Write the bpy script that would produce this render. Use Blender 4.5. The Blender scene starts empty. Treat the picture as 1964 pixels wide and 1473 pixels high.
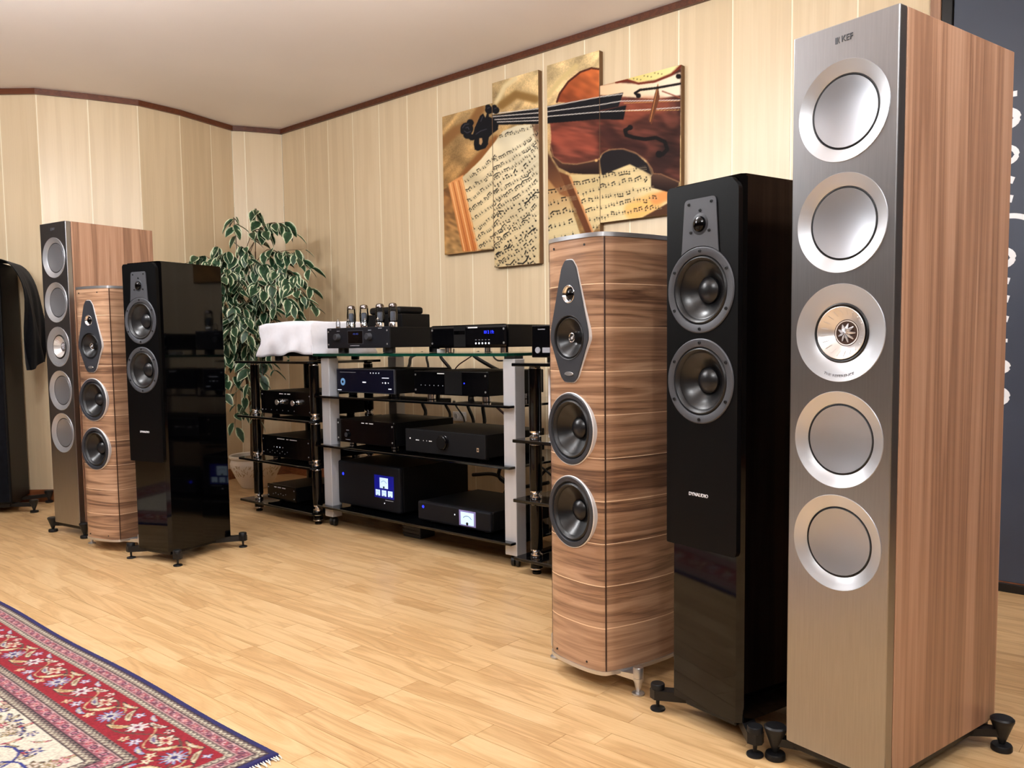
import bpy, bmesh, math, random
import numpy as np
from mathutils import Vector, Matrix
random.seed(7); rng = np.random.default_rng(7)
S = bpy.context.scene
C = S.collection
PI = math.pi

# ------------------------------------------------------------------ camera
CAM_H, PITCH, ROLL, FPX = 0.8398, 0.0724, -0.0127, 1609.75
cd = bpy.data.cameras.new('camera'); cam = bpy.data.objects.new('camera', cd); C.objects.link(cam)
cd.sensor_fit = 'HORIZONTAL'; cd.sensor_width = 36.0; cd.lens = 36.0 * FPX / 1964.0
cd.shift_x = 7.33 / 1964.0; cd.shift_y = 39.85 / 1964.0
cd.clip_start = 0.02; cd.clip_end = 60
r0 = Vector((1, 0, 0)); d0 = Vector((0, -math.sin(PITCH), -math.cos(PITCH))); f0 = Vector((0, math.cos(PITCH), -math.sin(PITCH)))
cr, sr = math.cos(ROLL), math.sin(ROLL)
rx = r0 * cr - d0 * sr; dn = r0 * sr + d0 * cr
M4 = Matrix.Identity(4)
for i in range(3):
    M4[i][0] = rx[i]; M4[i][1] = -dn[i]; M4[i][2] = -f0[i]
M4[2][3] = CAM_H
cam.matrix_world = M4
S.camera = cam

# ------------------------------------------------------------------ world, view
w = bpy.data.worlds.new('world'); S.world = w; w.use_nodes = True
w.node_tree.nodes['Background'].inputs[0].default_value = (1, .95, .88, 1)
w.node_tree.nodes['Background'].inputs[1].default_value = 0.05
S.view_settings.view_transform = 'Standard'; S.view_settings.look = 'None'
S.view_settings.gamma = 1.0; S.view_settings.use_curve_mapping = False
S.view_settings.exposure = 0.0
ADDED_LAMP = 81.0                                   # emission of the added globe lamps
ADDED_LAMP_SPOTS = [(-2.7, 2.45), (-1.72, 2.45), (-0.4, 2.36), (1.25, 0.65), (-0.75, 0.25), (0.3, -0.9)]

# ------------------------------------------------------------------ helpers
WANG = math.radians(-42.1)
WU = Vector((math.cos(WANG), math.sin(WANG), 0)); WN = Vector((WU.y, -WU.x, 0)); W0 = Vector((-1.44, 5.53, 0))
def WL(s, t, z=0.0): return W0 + WU * s + WN * t + Vector((0, 0, z))
ZC = 2.235                                     # ceiling height

def srgb(r, g, b):
    def f(c):
        c /= 255.0
        return c / 12.92 if c <= 0.04045 else ((c + 0.055) / 1.055) ** 2.4
    return (f(r), f(g), f(b), 1.0)

def setkind(o, k): o['kind'] = k; return o
def tag(o, label, cat, group=None):
    o['label'] = label; o['category'] = cat
    if group: o['group'] = group
    return o
def thing(name, label, cat, loc=(0, 0, 0), rz=0.0, group=None):
    o = bpy.data.objects.new(name, None); o.empty_display_size = 0.05
    C.objects.link(o); o.location = loc; o.rotation_euler = (0, 0, rz)
    return tag(o, label, cat, group)
def link_mesh(name, me, parent=None, loc=None, rot=None):
    o = bpy.data.objects.new(name, me); C.objects.link(o)
    if parent is not None: o.parent = parent
    if loc is not None: o.location = loc
    if rot is not None: o.rotation_euler = rot
    return o
def obj(name, bm, mat, parent=None, smooth=False, loc=None, rot=None, angle=35):
    me = bpy.data.meshes.new(name)
    if not isinstance(mat, (list, tuple)): mat = [mat]
    for m in mat: me.materials.append(m)
    bm.normal_update(); bm.to_mesh(me); bm.free()
    if smooth:
        for p in me.polygons: p.use_smooth = True
        if angle: me.set_sharp_from_angle(angle=math.radians(angle))
    return link_mesh(name, me, parent, loc, rot)
def NB(): return bmesh.new()
def box(bm, x0, x1, y0, y1, z0, z1, bev=0.0, seg=2, mi=0):
    vs = [bm.verts.new(p) for p in ((x0,y0,z0),(x1,y0,z0),(x1,y1,z0),(x0,y1,z0),(x0,y0,z1),(x1,y0,z1),(x1,y1,z1),(x0,y1,z1))]
    fs = [bm.faces.new([vs[i] for i in f]) for f in ((0,3,2,1),(4,5,6,7),(0,1,5,4),(1,2,6,5),(2,3,7,6),(3,0,4,7))]
    for f in fs: f.material_index = mi
    if bev > 0:
        es = list({e for f in fs for e in f.edges})
        r = bmesh.ops.bevel(bm, geom=es, offset=bev, segments=seg, affect='EDGES', profile=0.5)
        for f in r['faces']: f.material_index = mi
    return bm
def prism(bm, pts, z0, z1, mi=0, axis='z'):
    """closed outline pts extruded; axis z: pts=(x,y); axis y: pts=(x,z) from y=z0 to y=z1"""
    if axis == 'z': A = [bm.verts.new((p[0], p[1], z0)) for p in pts]; B = [bm.verts.new((p[0], p[1], z1)) for p in pts]
    else: A = [bm.verts.new((p[0], z0, p[1])) for p in pts]; B = [bm.verts.new((p[0], z1, p[1])) for p in pts]
    n = len(pts); fs = []
    fs.append(bm.faces.new(A[::-1])); fs.append(bm.faces.new(B))
    for i in range(n): fs.append(bm.faces.new((A[i], A[(i+1) % n], B[(i+1) % n], B[i])))
    for f in fs: f.material_index = mi
    bmesh.ops.recalc_face_normals(bm, faces=fs)
    return bm
def lathe(bm, prof, seg=40, c=(0, 0, 0), axis='y', sx=1.0, mi=0, cap=True):
    """prof = [(r, h)]; axis y: h along +y, circle in xz; axis z: h along z"""
    rings = []
    for r, h in prof:
        if r < 1e-6:
            p = (c[0], c[1] + h, c[2]) if axis == 'y' else (c[0], c[1], c[2] + h)
            rings.append([bm.verts.new(p)])
        else:
            ring = []
            for k in range(seg):
                a = 2 * PI * k / seg
                if axis == 'y': p = (c[0] + r * math.cos(a) * sx, c[1] + h, c[2] + r * math.sin(a))
                else: p = (c[0] + r * math.cos(a) * sx, c[1] + r * math.sin(a), c[2] + h)
                ring.append(bm.verts.new(p))
            rings.append(ring)
    fs = []
    for a, b in zip(rings[:-1], rings[1:]):
        for k in range(seg):
            k2 = (k + 1) % seg
            if len(a) == 1 and len(b) == 1: continue
            if len(a) == 1: fs.append(bm.faces.new((a[0], b[k2], b[k])))
            elif len(b) == 1: fs.append(bm.faces.new((a[k], a[k2], b[0])))
            else: fs.append(bm.faces.new((a[k], a[k2], b[k2], b[k])))
    if cap:
        if len(rings[0]) > 1: fs.append(bm.faces.new(rings[0][::-1]))
        if len(rings[-1]) > 1: fs.append(bm.faces.new(rings[-1]))
    for f in fs: f.material_index = mi
    bmesh.ops.recalc_face_normals(bm, faces=fs)
    return bm
def tube(bm, pts, r, seg=8, mi=0, taper=None):
    pts = [Vector(p) for p in pts]; n = len(pts); rings = []
    up = Vector((0.13, 0.21, 0.97))
    for i, p in enumerate(pts):
        d = (pts[min(i+1, n-1)] - pts[max(i-1, 0)]).normalized()
        a = d.cross(up)
        if a.length < 1e-3: a = d.cross(Vector((1, 0, 0)))
        a.normalize(); b = d.cross(a)
        rr = r if taper is None else r + (taper - r) * i / (n - 1)
        rings.append([bm.verts.new(p + (a * math.cos(2*PI*k/seg) + b * math.sin(2*PI*k/seg)) * rr) for k in range(seg)])
    fs = []
    for A, B in zip(rings[:-1], rings[1:]):
        for k in range(seg): fs.append(bm.faces.new((A[k], A[(k+1) % seg], B[(k+1) % seg], B[k])))
    fs.append(bm.faces.new(rings[0][::-1])); fs.append(bm.faces.new(rings[-1]))
    for f in fs: f.material_index = mi
    bmesh.ops.recalc_face_normals(bm, faces=fs)
    return bm
def smooth_path(pts, n=24):
    pts = [Vector(p) for p in pts]; out = []
    P = [pts[0] * 2 - pts[1]] + pts + [pts[-1] * 2 - pts[-2]]
    segs = len(pts) - 1
    for i in range(segs):
        a, b, c, d = P[i], P[i+1], P[i+2], P[i+3]
        m = max(2, n // segs)
        for k in range(m):
            t = k / m
            out.append(0.5 * ((2*b) + (c - a) * t + (2*a - 5*b + 4*c - d) * t*t + (3*b - a - 3*c + d) * t**3))
    out.append(pts[-1]); return out
def round_rect(x0, x1, z0, z1, r, n=5):
    out = []
    for cx, cz, a0 in ((x1-r, z1-r, 0), (x0+r, z1-r, 90), (x0+r, z0+r, 180), (x1-r, z0+r, 270)):
        for k in range(n + 1):
            a = math.radians(a0 + 90 * k / n); out.append((cx + r*math.cos(a), cz + r*math.sin(a)))
    return out
def round_poly(pts, r, n=4):
    out = []; m = len(pts)
    for i in range(m):
        p = Vector(pts[i]).to_2d(); a = Vector(pts[i-1]).to_2d(); b = Vector(pts[(i+1) % m]).to_2d()
        ra = r[i] if isinstance(r, (list, tuple)) else r
        p0 = p + (a - p).normalized() * ra; p1 = p + (b - p).normalized() * ra
        for k in range(n + 1):
            t = k / n; q = p0 * (1-t)**2 + p * 2*t*(1-t) + p1 * t*t; out.append((q.x, q.y))
    return out
def cut(o, cutters):
    """boolean difference with temporary solids"""
    for c in cutters:
        m = o.modifiers.new('cut', 'BOOLEAN'); m.operation = 'DIFFERENCE'; m.solver = 'EXACT'; m.object = c
    bpy.context.view_layer.update()
    dg = bpy.context.evaluated_depsgraph_get()
    me = bpy.data.meshes.new_from_object(o.evaluated_get(dg))
    o.modifiers.clear(); old = o.data; me.name = old.name; o.data = me; bpy.data.meshes.remove(old)
def drop(objs):
    for c in objs:
        me = c.data; bpy.data.objects.remove(c); bpy.data.meshes.remove(me)
def text(name, s, size, mat, parent, loc, rot=(PI/2, 0, 0), depth=0.0006, align='CENTER', shear=0.0, sx=1.0):
    cu = bpy.data.curves.new(name, 'FONT'); cu.body = s; cu.size = size; cu.align_x = align; cu.align_y = 'CENTER'
    cu.extrude = depth; cu.shear = shear; cu.resolution_u = 3
    t = bpy.data.objects.new(name, cu); C.objects.link(t)
    bpy.context.view_layer.update()
    me = bpy.data.meshes.new_from_object(t.evaluated_get(bpy.context.evaluated_depsgraph_get()))
    bpy.data.objects.remove(t); bpy.data.curves.remove(cu)
    me.materials.clear(); me.materials.append(mat)
    o = link_mesh(name, me, parent, loc, rot); o.scale = (sx, 1, 1)
    return o
def copy_tree(o, parent=None):
    c = o.copy(); C.objects.link(c); c.parent = parent
    for ch in list(o.children): copy_tree(ch, c)
    return c

# ------------------------------------------------------------------ materials
MATS = {}
def pbr(name, col, rough=0.5, metal=0.0, coat=0.0, spec=0.5, trans=0.0, ior=1.5, emit=None, es=0.0, alpha=1.0):
    m = bpy.data.materials.new(name); m.use_nodes = True
    b = m.node_tree.nodes['Principled BSDF']
    b.inputs['Base Color'].default_value = col; b.inputs['Roughness'].default_value = rough
    b.inputs['Metallic'].default_value = metal; b.inputs['Coat Weight'].default_value = coat; b.inputs['Coat Roughness'].default_value = 0.03
    b.inputs['Specular IOR Level'].default_value = spec; b.inputs['Transmission Weight'].default_value = trans; b.inputs['IOR'].default_value = ior
    if emit: b.inputs['Emission Color'].default_value = emit; b.inputs['Emission Strength'].default_value = es
    MATS[name] = m; return m
def nd(m, t, **kw):
    n = m.node_tree.nodes.new(t)
    for k, v in kw.items(): setattr(n, k, v)
    return n
def lk(m, a, b): m.node_tree.links.new(a, b)
def bsdf(m): return m.node_tree.nodes['Principled BSDF']
def ramp(m, stops):
    r = nd(m, 'ShaderNodeValToRGB'); e = r.color_ramp.elements
    while len(e) > 1: e.remove(e[-1])
    e[0].position = stops[0][0]; e[0].color = stops[0][1]
    for p, c in stops[1:]:
        x = e.new(p); x.color = c
    return r
def wood(name, cols, scale, rough=0.4, coat=0.0, rnd=0.25, coord='Object', dist=0.6, fine=(1, 1, 1), ring=0.35, spec=0.5, attr=False, bump=0.05):
    """stretched-noise wood grain; scale=(x,y,z); per-object random offset and tint"""
    m = pbr(name, cols[1], rough, 0, coat, spec)
    tc = nd(m, 'ShaderNodeTexCoord'); oi = nd(m, 'ShaderNodeObjectInfo')
    r = oi.outputs['Random']
    if attr:
        at = nd(m, 'ShaderNodeAttribute', attribute_name='rnd')
        ad = nd(m, 'ShaderNodeMath', operation='ADD'); lk(m, r, ad.inputs[0]); lk(m, at.outputs['Fac'], ad.inputs[1])
        fr = nd(m, 'ShaderNodeMath', operation='FRACT'); lk(m, ad.outputs[0], fr.inputs[0]); r = fr.outputs[0]
    mul = nd(m, 'ShaderNodeVectorMath', operation='MULTIPLY'); lk(m, tc.outputs[coord], mul.inputs[0]); mul.inputs[1].default_value = scale
    off = nd(m, 'ShaderNodeVectorMath', operation='SCALE'); off.inputs[0].default_value = (37.1, 91.7, 53.3); lk(m, r, off.inputs['Scale'])
    add = nd(m, 'ShaderNodeVectorMath', operation='ADD'); lk(m, mul.outputs[0], add.inputs[0]); lk(m, off.outputs[0], add.inputs[1])
    n1 = nd(m, 'ShaderNodeTexNoise'); n1.inputs['Scale'].default_value = 1.0; n1.inputs['Detail'].default_value = 5; n1.inputs['Distortion'].default_value = dist
    lk(m, add.outputs[0], n1.inputs['Vector'])
    m2 = nd(m, 'ShaderNodeVectorMath', operation='MULTIPLY'); lk(m, add.outputs[0], m2.inputs[0]); m2.inputs[1].default_value = fine
    n2 = nd(m, 'ShaderNodeTexNoise'); n2.inputs['Scale'].default_value = 4.0; n2.inputs['Detail'].default_value = 3
    lk(m, m2.outputs[0], n2.inputs['Vector'])
    # growth rings: bands over the noise height
    mm = nd(m, 'ShaderNodeMath', operation='MULTIPLY'); lk(m, n1.outputs['Fac'], mm.inputs[0]); mm.inputs[1].default_value = 9.0
    pp = nd(m, 'ShaderNodeMath', operation='PINGPONG'); lk(m, mm.outputs[0], pp.inputs[0]); pp.inputs[1].default_value = 1.0
    mx = nd(m, 'ShaderNodeMix'); mx.inputs[0].default_value = ring; lk(m, n1.outputs['Fac'], mx.inputs[2]); lk(m, pp.outputs[0], mx.inputs[3])
    mx2 = nd(m, 'ShaderNodeMix'); mx2.inputs[0].default_value = 0.3; lk(m, mx.outputs[0], mx2.inputs[2]); lk(m, n2.outputs['Fac'], mx2.inputs[3])
    # tint by random
    rr = nd(m, 'ShaderNodeMath', operation='MULTIPLY_ADD'); lk(m, r, rr.inputs[0]); rr.inputs[1].default_value = rnd; rr.inputs[2].default_value = -rnd / 2
    fa = nd(m, 'ShaderNodeMath', operation='ADD'); lk(m, mx2.outputs[0], fa.inputs[0]); lk(m, rr.outputs[0], fa.inputs[1])
    cr_ = ramp(m, [(0.22, cols[0]), (0.5, cols[1]), (0.78, cols[2])]); lk(m, fa.outputs[0], cr_.inputs[0])
    lk(m, cr_.outputs[0], bsdf(m).inputs['Base Color'])
    if bump:
        bp = nd(m, 'ShaderNodeBump'); bp.inputs['Strength'].default_value = bump; bp.inputs['Distance'].default_value = 0.002
        lk(m, n2.outputs['Fac'], bp.inputs['Height']); lk(m, bp.outputs[0], bsdf(m).inputs['Normal'])
    return m
def speckle(m, scale, amt, rough=False, vec=(1, 1, 1)):
    """small value variation over the base colour"""
    b = bsdf(m); base = tuple(b.inputs['Base Color'].default_value)
    tc = nd(m, 'ShaderNodeTexCoord'); mu = nd(m, 'ShaderNodeVectorMath', operation='MULTIPLY'); mu.inputs[1].default_value = vec
    lk(m, tc.outputs['Object'], mu.inputs[0])
    n = nd(m, 'ShaderNodeTexNoise'); n.inputs['Scale'].default_value = scale; n.inputs['Detail'].default_value = 4; lk(m, mu.outputs[0], n.inputs['Vector'])
    lo = tuple(c * (1 - amt) for c in base[:3]) + (1,); hi = tuple(min(1, c * (1 + amt)) for c in base[:3]) + (1,)
    r = ramp(m, [(0.3, lo), (0.7, hi)]); lk(m, n.outputs['Fac'], r.inputs[0]); lk(m, r.outputs[0], b.inputs['Base Color'])
    if rough:
        bp = nd(m, 'ShaderNodeBump'); bp.inputs['Strength'].default_value = rough; bp.inputs['Distance'].default_value = 0.003
        lk(m, n.outputs['Fac'], bp.inputs['Height']); lk(m, bp.outputs[0], b.inputs['Normal'])
    return m
def print_mat(name, rough=0.6, bump=0.0, bscale=400):
    m = pbr(name, (1, 1, 1, 1), rough)
    a = nd(m, 'ShaderNodeVertexColor', layer_name='print'); lk(m, a.outputs['Color'], bsdf(m).inputs['Base Color'])
    if bump:
        tc = nd(m, 'ShaderNodeTexCoord'); n = nd(m, 'ShaderNodeTexNoise'); n.inputs['Scale'].default_value = bscale; lk(m, tc.outputs['Object'], n.inputs['Vector'])
        bp = nd(m, 'ShaderNodeBump'); bp.inputs['Strength'].default_value = bump; bp.inputs['Distance'].default_value = 0.004
        lk(m, n.outputs['Fac'], bp.inputs['Height']); lk(m, bp.outputs[0], bsdf(m).inputs['Normal'])
    return m

M_panel = wood('wall_laminate', (srgb(203,180,145), srgb(217,195,160), srgb(227,207,175)), (22, 22, 0.9), rough=0.33, rnd=0.10, dist=0.2, fine=(6, 6, 0.6), ring=0.10, bump=0.0)
M_groove = pbr('groove_cream', srgb(246, 234, 208), 0.4)
M_plainwall = wood('plain_wall_laminate', (srgb(66,56,50), srgb(78,68,60), srgb(88,78,70)), (9, 9, 0.7), rough=0.45, rnd=0.2, dist=0.2, ring=0.1, bump=0.0)
M_ceil = speckle(pbr('ceiling_paint', srgb(247, 241, 240), 0.55), 1.2, 0.03)
M_trim = wood('brown_trim', (srgb(66,30,14), srgb(88,44,22), srgb(106,56,30)), (3, 60, 60), rough=0.4, dist=0.2)
M_base = wood('brown_baseboard', (srgb(108,60,34), srgb(138,82,48), srgb(160,100,62)), (3, 60, 60), rough=0.4, dist=0.2)
M_strip = wood('oak_strip', (srgb(175,134,88), srgb(208,170,121), srgb(224,192,145)), (1.7, 13, 1), rough=0.30, rnd=0.13, coord='UV', dist=1.4, fine=(1.0, 6, 1), ring=0.34, attr=True, bump=0.03)
M_sub = pbr('floor_joint', srgb(196, 156, 110), 0.5)
M_walnut = wood('walnut_vertical', (srgb(92,60,44), srgb(162,122,96), srgb(194,156,130)), (15, 15, 0.5), rough=0.34, rnd=0.1, dist=1.0, fine=(5, 5, 0.8), ring=0.25, bump=0.03)
M_walnut_h = wood('walnut_horizontal', (srgb(84,57,43), srgb(160,123,96), srgb(196,160,130)), (1.4, 1.4, 26), rough=0.30, rnd=0.16, dist=0.7, fine=(0.8, 0.8, 4), ring=0.42, bump=0.02)
M_inlay = pbr('maple_inlay', srgb(246, 216, 182), 0.35)
M_seam = pbr('dark_seam', srgb(60, 36, 24), 0.5)
M_baffle = speckle(pbr('brushed_aluminium', srgb(168, 168, 170), 0.30, 1.0), 30, 0.05, vec=(10, 10, 0.4))
M_ring = pbr('satin_silver', srgb(205, 207, 212), 0.38, 0.75)
M_cone_s = pbr('silver_cone', srgb(176, 178, 184), 0.36, 0.8)
M_chrome = pbr('chrome', srgb(235, 235, 238), 0.08, 1.0)
M_alu = pbr('satin_aluminium', srgb(214, 214, 216), 0.32, 0.9)
M_post = speckle(pbr('silver_paint', srgb(196, 197, 202), 0.38, 0.35), 40, .03, vec=(1, 1, .05))
M_alu_w = pbr('white_aluminium', srgb(228, 226, 226), 0.4, 0.3)
M_uniq = pbr('bright_cone', srgb(236, 233, 232), 0.3, 0.75)
M_petal = pbr('petal_silver', srgb(214, 214, 220), 0.16, 0.55)
M_throat = pbr('throat_silver', srgb(238, 234, 232), 0.3, 0.05)
M_rubber = pbr('black_rubber', srgb(14, 14, 17), 0.42)
M_black = speckle(pbr('black_satin', srgb(7, 7, 9), 0.5, spec=0.18), 60, 0.15)
M_gloss = pbr('black_piano', srgb(2, 2, 3), 0.05, spec=0.34)
M_blackfront = pbr('black_gloss_panel', srgb(4, 4, 6), 0.15, spec=0.35)
M_baffle_b = pbr('black_baffle', srgb(3, 3, 4), 0.42, spec=0.14)
M_greyframe = pbr('grey_driver_frame', srgb(72, 73, 78), 0.5, 0.3)
M_cone_b = pbr('black_cone', srgb(17, 17, 19), 0.28)
M_cap = pbr('dust_cap', srgb(24, 24, 27), 0.3)
M_graphite = pbr('graphite_plate', srgb(44, 46, 52), 0.45)
M_castiron = pbr('black_cast_metal', srgb(22, 22, 24), 0.42, 0.3)
M_white = pbr('white_print', srgb(235, 235, 240), 0.5)
M_dim = pbr('grey_print', srgb(140, 142, 150), 0.5)
M_logo = pbr('dark_print', srgb(70, 72, 78), 0.5)
M_glassedge = pbr('green_glass_edge', srgb(8, 52, 40), 0.1)
def clear_glass(name, tint, k):
    m = bpy.data.materials.new(name); m.use_nodes = True; nt = m.node_tree; nt.nodes.remove(nt.nodes['Principled BSDF']); out = nt.nodes['Material Output']
    tr = nd(m, 'ShaderNodeBsdfTransparent'); tr.inputs[0].default_value = tint; gl = nd(m, 'ShaderNodeBsdfGlossy'); gl.inputs['Roughness'].default_value = .02
    fr = nd(m, 'ShaderNodeFresnel'); fr.inputs[0].default_value = k; mx = nd(m, 'ShaderNodeMixShader'); lk(m, fr.outputs[0], mx.inputs[0]); lk(m, tr.outputs[0], mx.inputs[1]); lk(m, gl.outputs[0], mx.inputs[2]); lk(m, mx.outputs[0], out.inputs[0])
    return m
M_glass = clear_glass('clear_green_glass', (0.93, 0.98, 0.955, 1), 1.45)
M_bglass = pbr('black_glass', srgb(4, 5, 7), 0.05)
M_tube = clear_glass('tube_glass', (0.93, 0.95, 0.97, 1), 1.5)
M_getter = pbr('getter_mirror', srgb(120, 112, 110), 0.14, 1.0)
M_plate = pbr('tube_plate', srgb(104, 108, 118), 0.4, 0.4)
M_cloth_w = speckle(pbr('white_cotton', srgb(236, 236, 244), 0.85), 60, 0.02)
M_cloth_k = speckle(pbr('black_velvet', srgb(11, 12, 17), 0.95, spec=0.1), 40, 0.35)
bsdf(M_cloth_k).inputs['Sheen Weight'].default_value = 0.06
M_pot = speckle(pbr('glazed_cream', srgb(226, 214, 198), 0.35), 8, 0.04)
M_potline = pbr('carved_tan', srgb(178, 148, 104), 0.6)
M_soil = speckle(pbr('soil', srgb(50, 36, 26), 0.95), 60, 0.4)
M_stem = speckle(pbr('bark', srgb(96, 72, 50), 0.8), 30, 0.3)
M_chalk = speckle(pbr('slate_board', srgb(56, 62, 76), 0.42), 2.2, 0.14)
M_chalkframe = pbr('board_frame', srgb(12, 12, 14), 0.35)
M_chalkwhite = pbr('chalk_white', srgb(240, 240, 242), 0.8)
M_socket = pbr('socket_white', srgb(230, 230, 232), 0.4)
M_cable = pbr('cable_black', srgb(18, 18, 20), 0.5)
M_cable_r = pbr('cable_red', srgb(62, 22, 20), 0.5)
M_caster = pbr('caster_black', srgb(16, 16, 18), 0.5)
M_navy = pbr('screen_navy', srgb(5, 7, 22), 0.4, spec=0.15, emit=srgb(10, 14, 48), es=0.06)
M_blue = pbr('screen_blue', srgb(10, 16, 120), 0.3, emit=srgb(16, 22, 150), es=0.30)
M_meter = pbr('meter_face', srgb(190, 214, 236), 0.4, emit=srgb(180, 208, 235), es=0.75)
M_meterrim = pbr('meter_rim', srgb(120, 112, 160), 0.4, emit=srgb(120, 110, 165), es=0.3)
M_leddim = pbr('dim_blue_digits', srgb(40, 50, 110), .5, emit=srgb(50, 64, 150), es=.35)
M_led = pbr('blue_led', srgb(20, 30, 220), 0.4, emit=srgb(36, 50, 255), es=2.2)
M_ledw = pbr('white_led', srgb(220, 225, 235), 0.4, emit=srgb(220, 225, 240), es=0.6)
M_skyblue = pbr('blue_sticker', srgb(84, 140, 200), 0.5)
M_added_lampframe = pbr('added_lamp_frame', srgb(235, 235, 235), 0.4)
M_added_lamp = pbr('added_lamp_diffuser', srgb(250, 250, 250), 0.5, emit=(0.97, 0.985, 1.0, 1), es=ADDED_LAMP)

# leaf material: dark heart, cream rim by the 'rim' attribute
M_leaf = pbr('variegated_leaf', srgb(40, 70, 44), 0.42)
_a = nd(M_leaf, 'ShaderNodeAttribute', attribute_name='rim'); _t = nd(M_leaf, 'ShaderNodeTexCoord'); _o = nd(M_leaf, 'ShaderNodeObjectInfo')
_n = nd(M_leaf, 'ShaderNodeTexNoise'); _n.inputs['Scale'].default_value = 45
_sc = nd(M_leaf, 'ShaderNodeVectorMath', operation='ADD'); lk(M_leaf, _t.outputs['Object'], _sc.inputs[0]); lk(M_leaf, _o.outputs['Location'], _sc.inputs[1]); lk(M_leaf, _sc.outputs[0], _n.inputs['Vector'])
_m = nd(M_leaf, 'ShaderNodeMath', operation='MULTIPLY_ADD'); lk(M_leaf, _n.outputs['Fac'], _m.inputs[0]); _m.inputs[1].default_value = 0.5; lk(M_leaf, _a.outputs['Fac'], _m.inputs[2])
_r = ramp(M_leaf, [(0.0, srgb(20, 40, 30)), (0.60, srgb(42, 74, 48)), (0.72, srgb(92, 126, 84)), (0.84, srgb(226, 228, 198))]); lk(M_leaf, _m.outputs[0], _r.inputs[0])
lk(M_leaf, _r.outputs[0], bsdf(M_leaf).inputs['Base Color'])

# ------------------------------------------------------------------ room shell
def struct(o): o['kind'] = 'structure'; return o
# floor slab with oak strips
FA = math.radians(-41.0); FU = Vector((math.cos(FA), math.sin(FA), 0)); FV = Vector((-FU.y, FU.x, 0))
bm = NB(); box(bm, -7, 6.5, -6, 8.5, -0.06, -0.0035)
floor = struct(obj('floor', bm, M_sub))
def project(p):
    q = Vector(p) - Vector((0, 0, CAM_H)); d = q.dot(f0)
    if d < 0.15: return None
    return (982 - 7.3 + FPX * q.dot(rx) / d, 736.5 + 39.85 + FPX * q.dot(dn) / d, d)
SW = 0.065; LENS = [0.30, 0.38, 0.46, 0.54]
def strip_mesh(L):
    bm = NB(); g = 0.00015; hx, hy = L/2 - g, SW/2 - g; ch = 0.0004
    T = [bm.verts.new(p) for p in ((-hx+ch, -hy+ch, 0), (hx-ch, -hy+ch, 0), (hx-ch, hy-ch, 0), (-hx+ch, hy-ch, 0))]
    B = [bm.verts.new(p) for p in ((-hx, -hy, -0.0035), (hx, -hy, -0.0035), (hx, hy, -0.0035), (-hx, hy, -0.0035))]
    bm.faces.new(T); [bm.faces.new((B[i], B[(i+1) % 4], T[(i+1) % 4], T[i])) for i in range(4)]
    uv = bm.loops.layers.uv.new('UVMap')
    for f in bm.faces:
        for l in f.loops: l[uv].uv = (l.vert.co.x, l.vert.co.y)
    me = bpy.data.meshes.new('strip'); me.materials.append(M_strip); bm.to_mesh(me); bm.free(); return me
SMESH = [strip_mesh(L) for L in LENS]
room_poly = None
strips = []
for r_ in range(-110, 110):
    x = -8.0 - random.random() * 0.4
    while x < 8.0:
        k = random.choice([0, 1, 1, 2, 2, 3, 3]); L = LENS[k]; cx = x + L/2; x += L
        p = FU * cx + FV * (r_ * SW)
        t = (p - W0).dot(WN); s = (p - W0).dot(WU)
        if t < -0.1 or t > 6.3 or s < -3.0 or s > 6.6: continue
        pr = project(p); area = 0
        if pr and -60 < pr[0] < 2024 and 640 < pr[1] < 1560: area = 1.0 / pr[2] ** 3 * L
        strips.append((area, k, p))
strips.sort(key=lambda a: -a[0])
fq = Matrix.Rotation(FA, 3, 'Z')
for a, k, p in strips[:300]:
    o = link_mesh('oak_strip', SMESH[k], floor, (p.x, p.y, 0.0), (0, 0, FA))
V, F, UVs, RN = [], [], [], []
for a, k, p in strips[300:]:
    L = LENS[k]; g = 0.0002; hx, hy = L/2 - g, SW/2 - g; b = len(V); rv = random.random()
    for (x, y, z) in ((-hx, -hy, 0), (hx, -hy, 0), (hx, hy, 0), (-hx, hy, 0), (-hx, -hy, -.0035), (hx, -hy, -.0035), (hx, hy, -.0035), (-hx, hy, -.0035)):
        q = fq @ Vector((x, y, z)) + p; V.append((q.x, q.y, z)); UVs.append((x, y)); RN.append(rv)
    F += [(b, b+1, b+2, b+3), (b+4, b+5, b+1, b), (b+5, b+6, b+2, b+1), (b+6, b+7, b+3, b+2), (b+7, b+4, b, b+3)]
me = bpy.data.meshes.new('oak_strips_far'); me.from_pydata(V, [], F); me.materials.append(M_strip)
uvl = me.uv_layers.new(name='UVMap'); li = np.zeros(len(me.loops), dtype=np.int32); me.loops.foreach_get('vertex_index', li)
uvl.data.foreach_set('uv', np.array(UVs, dtype=np.float32)[li].ravel())
at = me.attributes.new('rnd', 'FLOAT', 'POINT'); at.data.foreach_set('value', np.array(RN, dtype=np.float32))
setkind(link_mesh('oak_strips_remaining', me, floor), 'stuff')

# ceiling
bm = NB(); box(bm, -7, 6.5, -6, 8.5, ZC, ZC + 0.08); struct(obj('ceiling', bm, M_ceil))

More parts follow.
